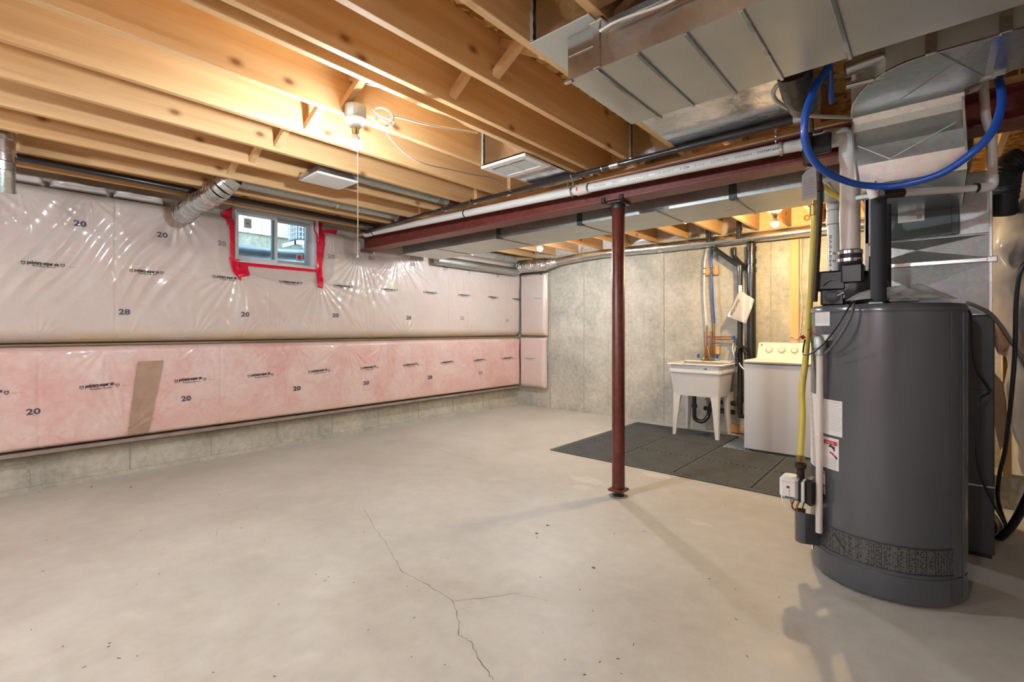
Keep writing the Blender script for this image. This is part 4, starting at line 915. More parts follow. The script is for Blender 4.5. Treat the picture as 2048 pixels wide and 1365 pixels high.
# gas control, its cover and burner tray
gv = PD(1590, 975, 2.44)
gc = MB().bbox(gv.x-.062, gv.x+.022, gv.y-.05, gv.y+.05, gv.z-.055, gv.z+.058, .014).build('gas_control', M['white_plastic'], wh)
MB().bbox(gv.x+.0225, gv.x+.034, gv.y-.052, gv.y+.052, gv.z-.058, gv.z+.05, .003).build('control_rim', M['blackpl'], gc)
MB().bbox(gv.x+.034, gv.x+.05, gv.y-.050, gv.y+.03, gv.z-.055, gv.z+.045, .004).build('control_plate', M['paper'], gc)
MB().bbox(gv.x+.05, gv.x+.09, gv.y-.045, gv.y+.05, gv.z-.07, gv.z+.06, .01).build('valve_block', M['blackpl'], gc)
text('printed_text', 'LOCK  VACATION  HOT', .01, M['print'], gc, lambda u, v: (gv.x-.05+v*.0+u, gv.y-.0505, gv.z+.03+v), .06)
text('printed_text', 'A B C VERY HOT', .01, M['ink2'], gc, lambda u, v: (gv.x-.012-v, gv.y-.0505, gv.z-.035+u), .05)
MB().box(gv.x-.035, gv.x+.005, gv.y-.0508, gv.y-.0503, gv.z-.048, gv.z-.038).build('green_mark', M['teal'], gc)
MB().lathe((gv.x-.022, gv.y-.0505, gv.z+.008), [(.006, -.001), (.007, 0), (.0045, .0)], 12, 'y').build('dial_mark', M['ink2'], gc)
tv = tp(tank_hit(1630, 1050)[0], 0, TR)
mb = MB()
cvx, cvy = PD(1606, 1050, 2.42).x, PD(1606, 1050, 2.42).y; zc0 = PD(1606, 1083, 2.42).z; zc1 = PD(1606, 1022, 2.42).z
MB().lathe((cvx, cvy, 0), [(.034, zc0), (.036, zc0+.004), (.036, zc1)], 18, 'z', math.pi*.45, math.pi*1.65).build('burner_cover', M['tank'], wh, 60)
cq = tp(tank_hit(1640, 1050)[0]-.02, 0, TR)
MB().hexa([(cvx-.005, cvy-.036, zc0), (cq.x, cq.y, zc0-.02), (cq.x+.02, cq.y+.03, zc0-.02), (cvx+.0, cvy-.03, zc0), (cvx-.005, cvy-.036, zc1), (cq.x, cq.y, zc1-.03), (cq.x+.02, cq.y+.03, zc1-.03), (cvx+.0, cvy-.03, zc1)]).build('burner_cover', M['tank'], wh)
for k, (m, off) in enumerate((('white_plastic', -.06), ('red', -.02), ('blackpl', 0), ('brass', .025), ('blackpl', .045))):
    MB().tube(smooth_path([(gv.x+off, gv.y-.01, gv.z-.055), (gv.x+off*.6+.01*math.sin(k*2), gv.y-.025, gv.z-.10), (cvx+off*.3, cvy-.0, zc1-.02)], 6), .003 if k != 3 else .005, 8).build('control_lead', M[m], gc, 180)
# blower on the top
bt = TH+.012; bx, by = px1, yp
bl = MB().lathe((bx+.02, by+.02, 0), [(.03, bt), (.085, bt+.015), (.10, bt+.06), (.10, bt+.13), (.075, bt+.165), (.05, bt+.17)], 26).build('blower_housing', M['blackpl'], wh, 40)
MB().bbox(bx-.035, bx+.065, by-.085, by+.01, bt+.10, bt+.205, .012).build('blower_outlet', M['blackpl'], wh)
zcl = PY(1700, 512, yp).z
MB().lathe((bx, by, 0), [(.050, zcl-.075), (.053, zcl-.07), (.053, zcl+.028), (.047, zcl+.03)], 26).build('rubber_sleeve', plain('blue_grey_rubber', '#2b2b38', .5), wh, 40)
for dz in (-.024, .016): MB().lathe((bx, by, 0), [(.0535, zcl+dz-.008), (.0555, zcl+dz-.008), (.0555, zcl+dz+.008), (.0535, zcl+dz+.008)], 26).bar((bx-.055, by-.02, zcl+dz), (bx-.07, by-.03, zcl+dz), .012, .012).build('hose_clamp', M['clamp'], wh, 40)
a = PD(1637, 547, 2.55); b = PD(1690, 580, 2.55)
MB().bbox(a.x-.01, b.x+.02, a.y-.04, a.y+.05, b.z-.01, a.z+.005, .01).build('control_box', M['blackpl'], wh)
mb = MB()
for k in range(5): mb.bar((b.x-.06+.0*k, a.y-.0405, a.z-.012-.008*k), (b.x+.01, a.y-.0405, a.z-.012-.008*k), .003, .003)
for k in range(4): mb.bar((a.x+.0, a.y-.0405, a.z-.02-.012*k), (a.x+.045, a.y-.0405, a.z-.02-.012*k), .003, .003)
mb.build('box_vents', plain('vent_grey', '#3a3b3c', .5), wh)['kind'] = 'stuff'
c0 = PD(1668, 600, 2.52)
MB().bbox(c0.x-.055, c0.x+.055, c0.y-.05, c0.y+.05, bt-.01, bt+.085, .012).build('motor_body', M['blackpl'], wh)
MB().lathe((c0.x, c0.y-.05, bt+.04), [(.03, 0), (.034, -.004), (.02, -.008), (.001, -.009)], 16, 'y').bar((c0.x, c0.y, bt+.08), (c0.x, c0.y, bt+.14), .03, .03).build('motor_mount', M['tank_dark'], wh, 40)
MB().prism([(bx+.075, by-.06, bt+.02), (bx+.085, by-.06, bt+.235), (bx+.105, by-.06, bt+.225), (bx+.16, by-.03, bt+.10), (bx+.16, by-.03, bt+.0)], (0, .05, 0)).build('blower_flange', M['blackpl'], wh)
for pts, m in (([PD(1645, 570, 2.48), PD(1660, 560, 2.47), PD(1678, 562, 2.46), PD(1692, 580, 2.45), PD(1720, 590, 2.45)], 'greycable'), ([PD(1690, 580, 2.44), PD(1715, 575, 2.43), PD(1745, 574, 2.43)], 'greycable'), ([PD(1675, 592, 2.46), PD(1690, 585, 2.45), PD(1685, 600, 2.46)], 'wire')):
    MB().tube(smooth_path(pts, 6), .0035, 8).build('blower_lead', M[m], wh, 180)
# power lead hanging down the front of the tank
t_ = tag(MB().tube(smooth_path([PD(1770, 603, 2.24), PD(1740, 600, 2.2), PD(1712, 603, 2.16), PD(1700, 612, 2.14), PD(1676, 650, 2.16), PD(1650, 685, 2.22), PD(1625, 706, 2.3), PD(1610, 710, 2.36), PD(1606, 704, 2.42), PD(1610, 680, 2.45)], 8), .0042, 8).build('power_cord', M['blackpl'], None, 180),
         'thin black cord drooping over the upper left front of the water heater', 'cord')
rt = MB().prism([PD(1600, 674, 2.45), PD(1606, 670, 2.45), PD(1612, 676, 2.45), PD(1605, 680, 2.45)], (0, .003, 0)).build('red_flag', M['red'], t_); rt['label'] = 'red tag at the end of the cord'
tag(MB().tube(smooth_path([PD(1708, 604, 2.20), PD(1703, 630, 2.19), PD(1688, 660, 2.20), PD(1668, 690, 2.25), PD(1650, 708, 2.31)], 8), .006, 8).build('wiring', plain('cord_grey', '#5d5a58', .6), None, 180), 'thicker grey cord curving down beside the black cord on the heater', 'cord')
# yellow gas hose
hp = [PD(1628, 424, 2.62), PD(1627, 470, 2.62), PD(1622, 560, 2.6), PD(1617, 640, 2.56), PD(1611, 720, 2.52), PD(1604, 780, 2.5), PD(1605, 830, 2.48), PD(1601, 915, 2.45)]
g = thing('gas_hose', 'yellow coated flexible gas hose hanging beside the water heater', 'hose', hp[-1])
MB().tube(smooth_path(hp, 10), .0155, 16).build('hose', M['yellow'], g, 180)
MB().lathe((hp[0].x, hp[0].y, hp[0].z), [(.017, -.02), (.021, -.018), (.021, .035), (.016, .04), (.016, .06)], 14).build('end_nut', M['brass'], g, 40)
e = hp[-1]; MB().lathe((e.x, e.y, e.z), [(.017, .01), (.021, .008), (.021, -.022), (.017, -.025)], 8).build('end_nut', M['brass'], g, 20)
MB().lathe((e.x, e.y, e.z), [(.019, -.026), (.027, -.03), (.027, -.052), (.018, -.06), (.018, -.10)], 12).build('pipe_union', M['iron'], g, 40)
bp = [PD(1646, 372, 2.62), PD(1660, 384, 2.62), PD(1682, 398, 2.62), PD(1688, 410, 2.62)]
tag(MB().tube(smooth_path(bp, 8), .014, 12).build('gas_hose', M['yellow'], None, 180), 'short yellow hose branching right toward the white pipes', 'hose')
t0 = PD(1626, 372, 2.5); o = MB()
pg = [(1604,352),(1612,342),(1632,331),(1634,393),(1604,402)]
tg = thing('service_tag', 'white printed service card hanging on the gas pipe', 'tag', PD(1620, 370, 2.46))
MB().prism([PD(x, y, 2.46) for x, y in pg], (0, .002, 0)).build('card', M['paper'], tg)
for k in range(6):
    p = PD(1607, 362+k*6, 2.457); text('printed_text', 'GAS PIPING TESTED APPROVED', .008, M['print'], tg, lambda u, v: p+RGT*u+UPV*(v+u*.2), .055)
tag(MB().tube([PD(1646, 372, 2.6), PD(1646, 404, 2.6)], .006, 8).build('teal_tag', M['teal'], None), 'thin teal tag hanging beside the service card', 'tag')
# vent pipe of the furnace behind
vx = PY(1668, 450, -1.88).x
g = thing('vent_pipe', 'white plastic vent pipe standing behind the heater blower with two joints', 'pipe', (vx, -1.88, 1.3))
MB().tube([(vx, -1.88, 1.02), (vx, -1.88, 1.92)], .041, 22).build('pipe_run', M['pvc'], g, 60)
MB().tube([(vx, -1.88, 1.90), (vx-.005, -1.885, 2.12)], .041, 22).build('pipe_run', M['pvc'], g, 60)
MB().tube(bend([(vx-.005, -1.885, 2.10), (vx-.005, -1.885, 2.22), (vx+.1, -1.885, 2.26), (vx+.3, -1.885, 2.26)], .06), .044, 22).build('elbow', M['pvc'], g, 60)
zj = PY(1668, 436, -1.88).z
MB().lathe((vx, -1.88, 0), [(.042, zj-.05), (.047, zj-.048), (.047, zj+.048), (.042, zj+.05)], 22).build('coupling', M['pvc'], g, 40)
for dz in (-.05, .05): MB().lathe((vx, -1.88, 0), [(.0475, zj+dz-.004), (.049, zj+dz-.004), (.049, zj+dz+.004), (.0475, zj+dz+.004)], 22).build('solvent_ring', M['print'], g)
text('printed_text', 'SYSTEM 636 PVC 3 IN', .022, M['ink2'], g, lambda u, v: (vx-.012-v+.004, -1.9212, 1.9-u), .62)
MB().bbox(vx-.12, vx+.12, -1.99, -1.77, 0, 1.02, .01).build('support_box', M['darkcab'], g)
# water pipes of the heater
pt = PD(1757, 395, 2.2); pbm = PD(1757, 603, 2.2)
g = thing('insulated_pipe', 'black foam covered water pipe rising from the heater top in front of the plenum', 'pipe', (pbm.x, pbm.y, TH))
MB().tube([(pt.x, pt.y, TH+.008), (pt.x, pt.y, pt.z)], .030, 20).build('foam', M['insul'], g, 60)
MB().tube([(pt.x, pt.y, pt.z-.005), (pt.x, pt.y, pt.z+.03)], .012, 12).build('copper_stub', M['copper'], g, 60)
q2 = PD(1774, 410, 2.5)
g2 = thing('insulated_pipe', 'thinner black covered pipe right behind the thick foam covered pipe', 'pipe', (q2.x, q2.y, TH))
MB().tube([(q2.x, q2.y, TH+.006), (q2.x, q2.y, q2.z)], .018, 14).build('foam', M['insul'], g2, 60)
# blue loop
loop = [(1662, 110, 1.95), (1655, 135, 1.95), (1628, 180, 1.95), (1610, 235, 1.96), (1612, 290, 1.98), (1640, 335, 2.03), (1690, 362, 2.08), (1740, 372, 2.10), (1800, 370, 2.05), (1880, 348, 1.96), (1945, 305, 1.88), (1985, 262, 1.85), (2002, 215, 1.86), (2002, 180, 1.9), (1995, 150, 1.98), (1988, 132, 2.06)]
g = thing('blue_hose', 'thick bright blue water hose looping in front of the duct drop', 'hose', PD(1740, 372, 2.12))
LP = smooth_path([PD(*p) for p in loop], 10); MB().tube(LP, .0145, 16).build('hose', M['blue'], g, 180)
p = PD(1938, 312, 1.893); q_ = PD(1932, 317, 1.898); MB().tube([p, q_], .016, 14).build('hose_clip', M['clamp'], g, 60)
p = PD(1740, 372, 2.12); MB().tube([p-Vector((.025, -.01, 0)), p+Vector((.02, 0, 0))], .019, 14).tube([p, Vector((p.x+.012, p.y+.02, p.z-.05))], .018, 14).build('tee_fitting', M['white_plastic'], g, 60)
MB().bbox(p.x-.055, p.x+.0, p.y+.02, p.y+.05, p.z-.05, p.z-.028, .003).build('pipe_bracket', M['galv_dull'], g)
tag(MB().tube(smooth_path([PD(1659, 132, 1.98), PD(1661, 160, 2.0), PD(1661, 185, 2.02), PD(1664, 205, 2.05)], 6), .011, 12).build('blue_hose', M['blue'], None, 180), 'short thin blue hose behind the big blue loop under the trunk duct', 'hose')
# white condensate pipe on the right
g = thing('condensate_pipe', 'white plastic pipe bent down and left across the coil case', 'pipe', PD(1983, 370, 2.2))
A = [PD(1966, 165, 2.12), PD(1972, 240, 2.12), PD(1984, 270, 2.13), PD(1985, 374, 2.13), PD(1806, 386, 2.16)]
MB().tube(bend([A[0], A[1], A[2], A[3]-Vector((0, 0, -.03))], .03), .0175, 14).build('pipe_run', M['cpvc'], g, 60)
MB().tube(bend([A[3]+Vector((0, 0, .05)), A[3], A[3].lerp(A[4], .18)], .02), .0205, 14).build('elbow', M['pvc'], g, 60)
MB().tube([A[3].lerp(A[4], .12), A[4]], .0165, 14).build('pipe_run', M['pvc'], g, 60)
MB().tube([A[3].lerp(A[4], .17), A[3].lerp(A[4], .2)], .0215, 14).build('solvent_ring', M['blackpl'], g, 60)
MB().tube([A[4], A[4]+(A[4]-A[3]).normalized()*.09], .02, 12).build('brown_stub', M['iron'], g, 60)
MB().tube(bend([PD(1932, 184, 2.11), PD(1952, 176, 2.12), A[0]], .01), .0145, 12).tube([A[0]+Vector((0, 0, .012)), A[0]-Vector((0, 0, .03))], .02, 14).build('elbow', M['cpvc'], g, 60)
# thin white tube near the trunk duct
tag(MB().tube(smooth_path([PD(1572, 160, 2.05), PD(1553, 172, 2.1), PD(1546, 190, 2.15), PD(1556, 205, 2.2), PD(1580, 218, 2.28), PD(1610, 228, 2.35), PD(1640, 233, 2.38), PD(1706, 234, 2.38)], 8), .010, 12).build('white_tube', M['wire'], None, 180), 'thin white tube curling from under the trunk duct to the elbow', 'tube')
g = thing('round_duct', 'dark wrapped round duct end between joists beside the blue hose', 'duct', (4.8, -3.4, 2.40))
c0 = PD(1598, 182, 2.05); MB().tube([c0+Vector((.0, -.10, .05)), c0, c0+Vector((.0, .12, -.01))], .066, 22).build('wrap', plain('dark_wrap', '#5b544f', .25, .6, bump=.6, scale=18), g, 60)
c0 = PD(1690, 140, 1.95); g = thing('round_duct', 'small galvanised round pipe stub above the duct elbow', 'duct', c0)
MB().tube([c0, c0+Vector((.12, .02, .02))], .03, 16).tube([c0+Vector((0, .03, -.055)), c0+Vector((.12, .05, -.05))], .014, 12).build('pipe', M['galv'], g, 60)
# bag of parts on the heater
g = thing('plastic_bag', 'crumpled clear plastic bag of manuals lying on top of the water heater', 'bag', (4.98, -3.05, TH+.01))
def bagfn(cx_, cy_, rx, ry, hh, sd):
    def fn(u, v):
        a = 2*math.pi*u; r = math.sin(v*math.pi*.5); k = 1+.22*noise.noise((math.cos(a)*1.8, math.sin(a)*1.8, sd))
        x = cx_+rx*r*k*math.cos(a); y = cy_+ry*r*k*math.sin(a)
        return (x, y, TH+.022+hh*(1-r**2.2)*(1+.5*noise.noise((x*16, y*16, sd)))+.004*noise.noise((x*60, y*60, sd)))
    return fn
MB().grid(bagfn(5.02, -3.06, .20, .15, .065, 3), 60, 20).build('bag_film', M['bag'], g, 180)
MB().grid(bagfn(4.93, -3.14, .12, .10, .05, 9), 50, 16).build('bag_film', M['bag'], g, 180)
MB().bbox(4.98, 5.09, -3.10, -3.02, TH+.014, TH+.026, .003).build('manual', M['paper'], g)
# cords on the right
tag(MB().tube(smooth_path([PD(1933, 617, 2.35), PD(1942, 635, 2.36), PD(1944, 690, 2.38), PD(1953, 740, 2.38), PD(1979, 782, 2.42), PD(1960, 800, 2.40), PD(1956, 850, 2.40), PD(1953, 910, 2.40), PD(1966, 965, 2.42), PD(2010, 1050, 2.6)], 8), .0065, 10).build('black_cable', M['blackpl'], None, 180), 'black cable hanging in a kink beside the right edge of the water heater', 'cable')
tag(MB().tube(smooth_path([PD(2060, 515, 2.2), PD(2040, 545, 2.22), PD(2032, 610, 2.25), PD(2030, 700, 2.28), PD(2022, 800, 2.32), PD(2010, 900, 2.4), PD(1999, 950, 2.5), PD(1996, 1000, 2.6), PD(2012, 1052, 2.70)], 8), .009, 10).build('black_cable', M['blackpl'], None, 180), 'black cable hanging in front of the grey poly bulge', 'cable')
tag(MB().tube(smooth_path([PD(2075, 950, 2.5), PD(2048, 1010, 2.6), PD(2022, 1055, 2.72), PD(1996, 1078, 2.80), Vector((5.44, -1.9, .03)), Vector((5.43, -1.7, .03))], 8), .020, 12).build('drain_hose', M['abs'], None, 180), 'thick black hose lying on the floor behind the furnace edge', 'hose')
tag(MB().tube(smooth_path([PD(1935, 606, 2.45), PD(1975, 624, 2.5), PD(2000, 650, 2.55), PD(2020, 680, 2.6), PD(2050, 725, 2.62)], 8), .010, 10).build('grey_cable', M['greycable'], None, 180), 'grey cable running right from the heater top to the poly bulge', 'cable')

# ================================================================== LAUNDRY CORNER
g = thing('floor_mat', 'dark grey interlocking foam mat of square tiles under the tub and washing machine', 'mat', (3.4, -1.1, 0))
TS = .61; MX, MY = 2.255, -2.075
def tooth(a, b, n, amp):                     # a toothed edge from a to b
    a = Vector(a); b = Vector(b); d = (b-a); nn = Vector((-d.y, d.x, 0)).normalized(); out = []
    for k in range(n):
        t0, t1 = k/n, (k+.5)/n; s = amp if k % 2 else -amp
        out += [a+d*(t0+.12/n)+nn*s, a+d*((k+1)/n-.12/n)+nn*s]
    return out
def tile_mesh():
    c = [(0, 0, 0), (TS, 0, 0), (TS, TS, 0), (0, TS, 0)]; out = []
    for i in range(4): out += tooth(c[i], c[(i+1) % 4], 24, .007 if i < 2 else -.007)
    mb = MB(); mb.prism([(p.x, p.y, 0) for p in out], (0, 0, .010))
    for k in range(19):                      # low ribs of the tread
        y = .03+k*.0305; mb.box(.025, TS-.025, y, y+.014, .010, .0118)
    return mb.mesh('tile', M['rubber'])
tm = tile_mesh()
for i in range(4):
    for j in range(3):
        if j == 2 and i >= 2: continue        # no tiles under the machine and behind
        o = link('tile', tm, g); o.location = (MX+.012+i*TS, MY+.012+j*TS, 0.0); o.scale = (.988, .988, 1)
MB().box(MX, MX+TS*4+.02, MY, MY+TS*2+.02, .0, .003).box(MX, MX+TS*2+.02, MY+TS*2+.02, MY+TS*3+.02, 0, .003).build('mat_backing', M['dark'], g)
MB().box(MX-.03, MX+.012, MY-.03, MY+TS*3+.05, 0, .0085).box(MX+.012, MX+TS*4, MY-.03, MY+.010, 0, .0085).box(MX+.012, MX+TS*2, MY+TS*3+.006, MY+TS*3+.05, 0, .0085).build('border_strip', M['rubber'], g)
tag(MB().bbox(3.49, 3.72, -.80, -.30, .0, .006, .002).build('floor_pad', plain('blue_grey_pad', '#76828a', .5)), 'flat blue-grey pad on the floor left of the washing machine', 'pad')
# tub
g = thing('laundry_tub', 'white plastic laundry tub on four tapering legs against the bare concrete wall', 'sink', (3.12, -.37, 0))
X0, X1, Y0, Y1, ZR = 2.835, 3.425, -.635, -.125, .838
def ring(i, z, r=.03):
    out = []
    for (cx_, cy_, a) in ((X1-i-r, Y1-i-r, 0), (X0+i+r, Y1-i-r, 90), (X0+i+r, Y0+i+r, 180), (X1-i-r, Y0+i+r, 270)):
        for k in range(5): t = math.radians(a+22.5*k); out.append((cx_+r*math.cos(t), cy_+r*math.sin(t), z))
    return out
MB().loft([ring(.045, .47), ring(.018, .715, .03), ring(.016, .725), ring(.006, .735), ring(.004, .765), ring(.014, .785), ring(.014, ZR-.018), ring(-.014, ZR-.016), ring(-.016, ZR-.010), ring(-.012, ZR), ring(.02, ZR), ring(.03, ZR-.01), ring(.075, .50)], True).build('basin', M['white_plastic'], g, 40)
MB().bbox(X0+.03, X1-.03, Y1-.11, Y1-.0, ZR-.004, ZR+.012, .005).build('tap_ledge', M['white_plastic'], g)
for (lx, ly, sx, sy) in ((X0+.045, Y0+.045, 1, 1), (X1-.045, Y0+.045, -1, 1), (X1-.045, Y1-.045, -1, -1), (X0+.045, Y1-.045, 1, -1)):
    def sec(z, wd, o): return [(lx+sx*o, ly+sy*o, z), (lx+sx*(o+wd), ly+sy*o, z), (lx+sx*(o+wd), ly+sy*(o+wd*.55), z), (lx+sx*(o+wd*.55), ly+sy*(o+wd), z), (lx+sx*o, ly+sy*(o+wd), z)]
    r_ = [sec(.012, .036, -.008), sec(.25, .055, -.002), sec(.43, .075, .0), sec(.50, .09, .0)]
    if sx*sy < 0: r_ = [list(reversed(q_)) for q_ in r_]
    MB().loft(r_).build('leg', M['white_plastic'], g)
lb = MB().box(3.235, 3.275, Y0+.011, Y0+.0125, .775, .792).build('maker_badge', M['print'], g); MB().box(3.25, 3.266, Y0+.0105, Y0+.011, .778, .789).build('badge_mark', M['ink'], lb)
f = (3.13, Y1-.055, ZR+.012)
fb = MB().bbox(f[0]-.075, f[0]+.075, f[1]-.022, f[1]+.022, f[2], f[2]+.018, .004).build('tap_body', M['brass'], g)
MB().tube(bend([(f[0], f[1], f[2]+.015), (f[0], f[1], f[2]+.06), (f[0], f[1]-.13, f[2]+.045), (f[0], f[1]-.14, f[2]+.02)], .03), .011, 12).build('tap_spout', M['brass'], g, 60)
MB().lathe((f[0], f[1]-.03, f[2]+.03), [(.001, -.02), (.022, -.018), (.024, .0), (.018, .012), (.001, .014)], 14, 'y').build('spout_boss', M['copper'], g, 40)
for s in (-1, 1):
    MB().tube([(f[0]+s*.055, f[1], f[2]+.015), (f[0]+s*.085, f[1], f[2]+.05)], .009, 10).build('tap_stem', M['brass'], fb, 60)
    mb = MB()
    for k in range(5):
        a = 2*math.pi*k/5; mb.sphere((f[0]+s*.11+.016*math.cos(a)*(.5), f[1]-.006+.0*a, f[2]+.055+.018*math.sin(a)), .011, 6)
    mb.build('tap_handle', M['blue'], fb, 180)
MB().tube(smooth_path([(3.27, Y1-.05, ZR+.02), (3.33, Y1-.06, ZR+.022), (3.39, Y1-.05, ZR+.016), (3.41, Y1-.02, ZR+.03)], 5), .005, 8).build('drain_lead', M['wire'], g, 180)
# trap under the tub
g = thing('drain_trap', 'black plastic P-trap under the laundry tub running right to the stack', 'drain', (3.1, -.33, .3))
MB().tube(bend([(3.02, -.32, .465), (3.02, -.32, .16), (3.11, -.30, .13), (3.17, -.28, .20), (3.17, -.20, .36), (3.20, -.10, .36), (3.42, -.10, .36)], .075, 8), .024, 16).build('trap_bend', M['abs'], g, 60)
MB().lathe((3.02, -.32, 0), [(.026, .30), (.034, .302), (.034, .34), (.026, .345)], 14).build('slip_nut', M['abs'], g, 40)
MB().tube([(3.05, -.07, .265), (3.40, -.07, .25)], .028, 16).build('branch_pipe', M['abs'], g, 60)
MB().tube([(3.385, -.10, .36), (3.425, -.10, .36)], .033, 14).build('branch_hub', M['abs'], g, 60)
# stacks
g = thing('drain_stack', 'thick black drain stack standing against the concrete wall beside the washing machine', 'pipe', (3.585, -.085, 0))
MB().tube([(3.585, -.085, .0), (3.585, -.085, 2.20)], .047, 22).build('pipe_run', M['abs'], g, 60)
for z in (2.14, 2.0, 1.90): MB().lathe((3.585, -.085, 0), [(.048, z-.03), (.055, z-.028), (.055, z+.028), (.048, z+.03)], 22).build('hub', M['abs'], g, 40)
MB().tube([(3.585, -.085, 1.86), (3.46, -.045, 1.99), (3.40, -.040, 2.06)], .025, 14).build('wye_branch', M['abs'], g, 60)
MB().tube(bend([(3.42, -.040, 2.04), (3.385, -.040, 2.08), (3.385, -.040, 2.19)], .03), .026, 14).build('vent_leg', M['abs'], g, 60)
g = thing('waste_pipe', 'thinner black waste pipe left of the thick stack, bent at the top', 'pipe', (3.475, -.125, .4))
MB().tube(bend([(3.475, -.125, .24), (3.475, -.125, 1.95), (3.36, -.125, 2.04), (3.19, -.125, 2.185)], .03), .028, 16).build('pipe_run', M['abs'], g, 60)
for z in (.42, 1.93): MB().lathe((3.475, -.125, 0), [(.029, z-.04), (.034, z-.038), (.034, z+.03), (.029, z+.032)], 16).build('hub', M['abs'], g, 40)
MB().tube([(3.478, -.165, .235), (3.705, -.20, .225)], .026, 14).build('branch_pipe', M['abs'], g, 60)
for i, (x, lab) in enumerate(((3.165, 'short black pipe through the ceiling edge above the blue water line'), (3.50, 'short black pipe with a clamp through the ceiling edge above the stack'))):
    MBX = MB().tube([(x, -.26, 2.25), (x, -.26, 2.45)], .03, 14).lathe((x, -.26, 0), [(.031, 2.34), (.036, 2.342), (.036, 2.37), (.031, 2.372)], 14)
    tag(MBX.build('pipe_stub', M['abs'], None, 40), lab, 'pipe', 'short black pipe ends')
# blocks and water lines
def block(label, x0, x1, z0, z1, d):
    return tag(MB().bbox(x0, x1, -d, -.004, z0, z1, .003).build('wood_block', M['stud']), label, 'block', 'blocks on the concrete')
block('small pine block fixed to the concrete high above the laundry tub', 3.02, 3.20, 1.885, 1.985, .04)
block('pine block fixed to the concrete right behind the tub tap', 3.03, 3.22, .925, 1.02, .05)
g1 = g = thing('water_line', 'white plastic water line down the concrete to the tub tap', 'pipe', (3.06, -.06, 1))
MB().tube(smooth_path([(3.085, -.036, 2.35), (3.075, -.036, 2.22), (3.055, -.05, 2.1), (3.048, -.055, 1.95), (3.05, -.055, 1.6), (3.075, -.055, 1.27)], 8), .011, 12).build('tube', M['whitepex'], g, 180)
MB().tube([(3.075, -.055, 1.29), (3.075, -.055, .93)], .008, 10).build('copper_end', M['copper'], g, 60)
g = thing('water_line', 'blue plastic water line down the concrete to the tub tap', 'pipe', (3.14, -.06, 1))
MB().tube(smooth_path([(3.125, -.036, 2.40), (3.13, -.036, 2.30), (3.13, -.036, 2.2), (3.128, -.05, 2.1), (3.13, -.055, 1.9), (3.15, -.055, 1.55), (3.165, -.055, 1.30)], 8), .011, 12).build('tube', M['blue'], g, 180)
MB().tube([(3.165, -.055, 1.32), (3.165, -.055, .93)], .008, 10).build('copper_end', M['copper'], g, 60)
for x, z in ((3.048, 1.97), (3.13, 1.97), (3.048, 1.90), (3.13, 1.90)): MB().bbox(x-.014, x+.014, -.072, -.04, z-.005, z+.005, .002).build('pipe_clip', M['blackpl'], g1 if x < 3.1 else g)
g = thing('copper_branch', 'pair of horizontal copper pipes with blue-handled valves running toward the washing machine', 'pipe', (3.2, -.07, 1.1))
MB().tube([(3.07, -.075, 1.135), (3.40, -.075, 1.135)], .008, 10).build('copper_run', M['copper'], g, 60)
MB().tube([(3.165, -.075, 1.105), (3.37, -.075, 1.105)], .008, 10).build('copper_run', M['copper'], g, 60)
for x in (3.05, 3.12, 3.14): MB().tube([(x, -.065, 1.2), (x+.005, -.065, .90)], .006, 8).build('copper_riser', M['copper'], g, 60)
MB().tube([(3.10, -.10, 1.02), (3.13, -.12, .90)], .011, 10).build('brass_stem', M['brass'], g, 60)
for x, z in ((3.395, 1.12), (3.42, 1.09)):
    v_ = MB().tube([(x, -.09, z+.03), (x, -.09, z-.05)], .012, 10).build('valve', M['brass'], g, 60); MB().bbox(x-.018, x+.018, -.125, -.112, z-.006, z+.02, .004).tube([(x, -.09, z+.005), (x, -.115, z+.005)], .005, 8).build('valve_handle', M['blue'], v_)
g = thing('washer_hose', 'grey braided supply hoses drooping from the copper valves to the washing machine', 'hose', (3.45, -.1, 1))
MB().tube(smooth_path([(3.395, -.095, 1.07), (3.40, -.14, .98), (3.47, -.18, .83), (3.60, -.175, .74), (3.705, -.175, .74)], 8), .010, 10).build('hose', M['galv_dull'], g, 180)
MB().tube(smooth_path([(3.42, -.095, 1.04), (3.43, -.15, .95), (3.51, -.20, .80), (3.62, -.20, .72), (3.705, -.20, .70)], 8), .009, 10).build('hose', M['galv_dull'], g, 180)
hp = smooth_path([(3.465, -.185, .80), (3.46, -.185, .96), (3.49, -.19, 1.015), (3.53, -.195, 1.01), (3.56, -.20, .94), (3.565, -.20, .85)], 16)
tag(MB().tube(hp, [.022+(.004 if i % 3 == 0 else 0) for i in range(len(hp))], 14).build('drain_hose', M['blackpl'], None, 60), 'black corrugated drain hose hooked into the thinner waste pipe', 'hose')
# washing machine
g = thing('washing_machine', 'white top loading washing machine right of the laundry tub', 'washer', (4.055, -.49, 0))
WX0, WX1, WY_0, WY_1, WH = 3.712, 4.395, -.835, -.16, .918
MB().bbox(WX0, WX1, WY_0, WY_1, .025, WH-.04, .006).build('cabinet', M['white_app'], g)
MB().bbox(WX0-.004, WX1+.004, WY_0-.012, WY_1, WH-.034, WH, .012).build('top_deck', M['cream_console'], g)
MB().box(WX0+.01, WX1-.01, WY_0+.012, WY_1, WH-.041, WH-.033).build('deck_gap', M['dark'], g)
MB().bbox(WX0+.09, WX1-.09, WY_0+.03, -.50, WH-.002, WH+.006, .003).build('lid', M['cream_console'], g)
P_ = [(-.50, WH), (-.465, WH+.035), (-.415, WH+.155), (-.395, WH+.165), (-.20, WH+.165), (-.18, WH)]
mb = MB(); mb.prism([(WX0+.03, y, z) for y, z in P_], (WX1-WX0-.06, 0, 0)); mb.build('console', M['cream_console'], g)
cn = Vector((0, -.12, .05)).normalized()
def cons(x, h): return Vector((x, -.465+.05*h/.12, WH+.035+h))
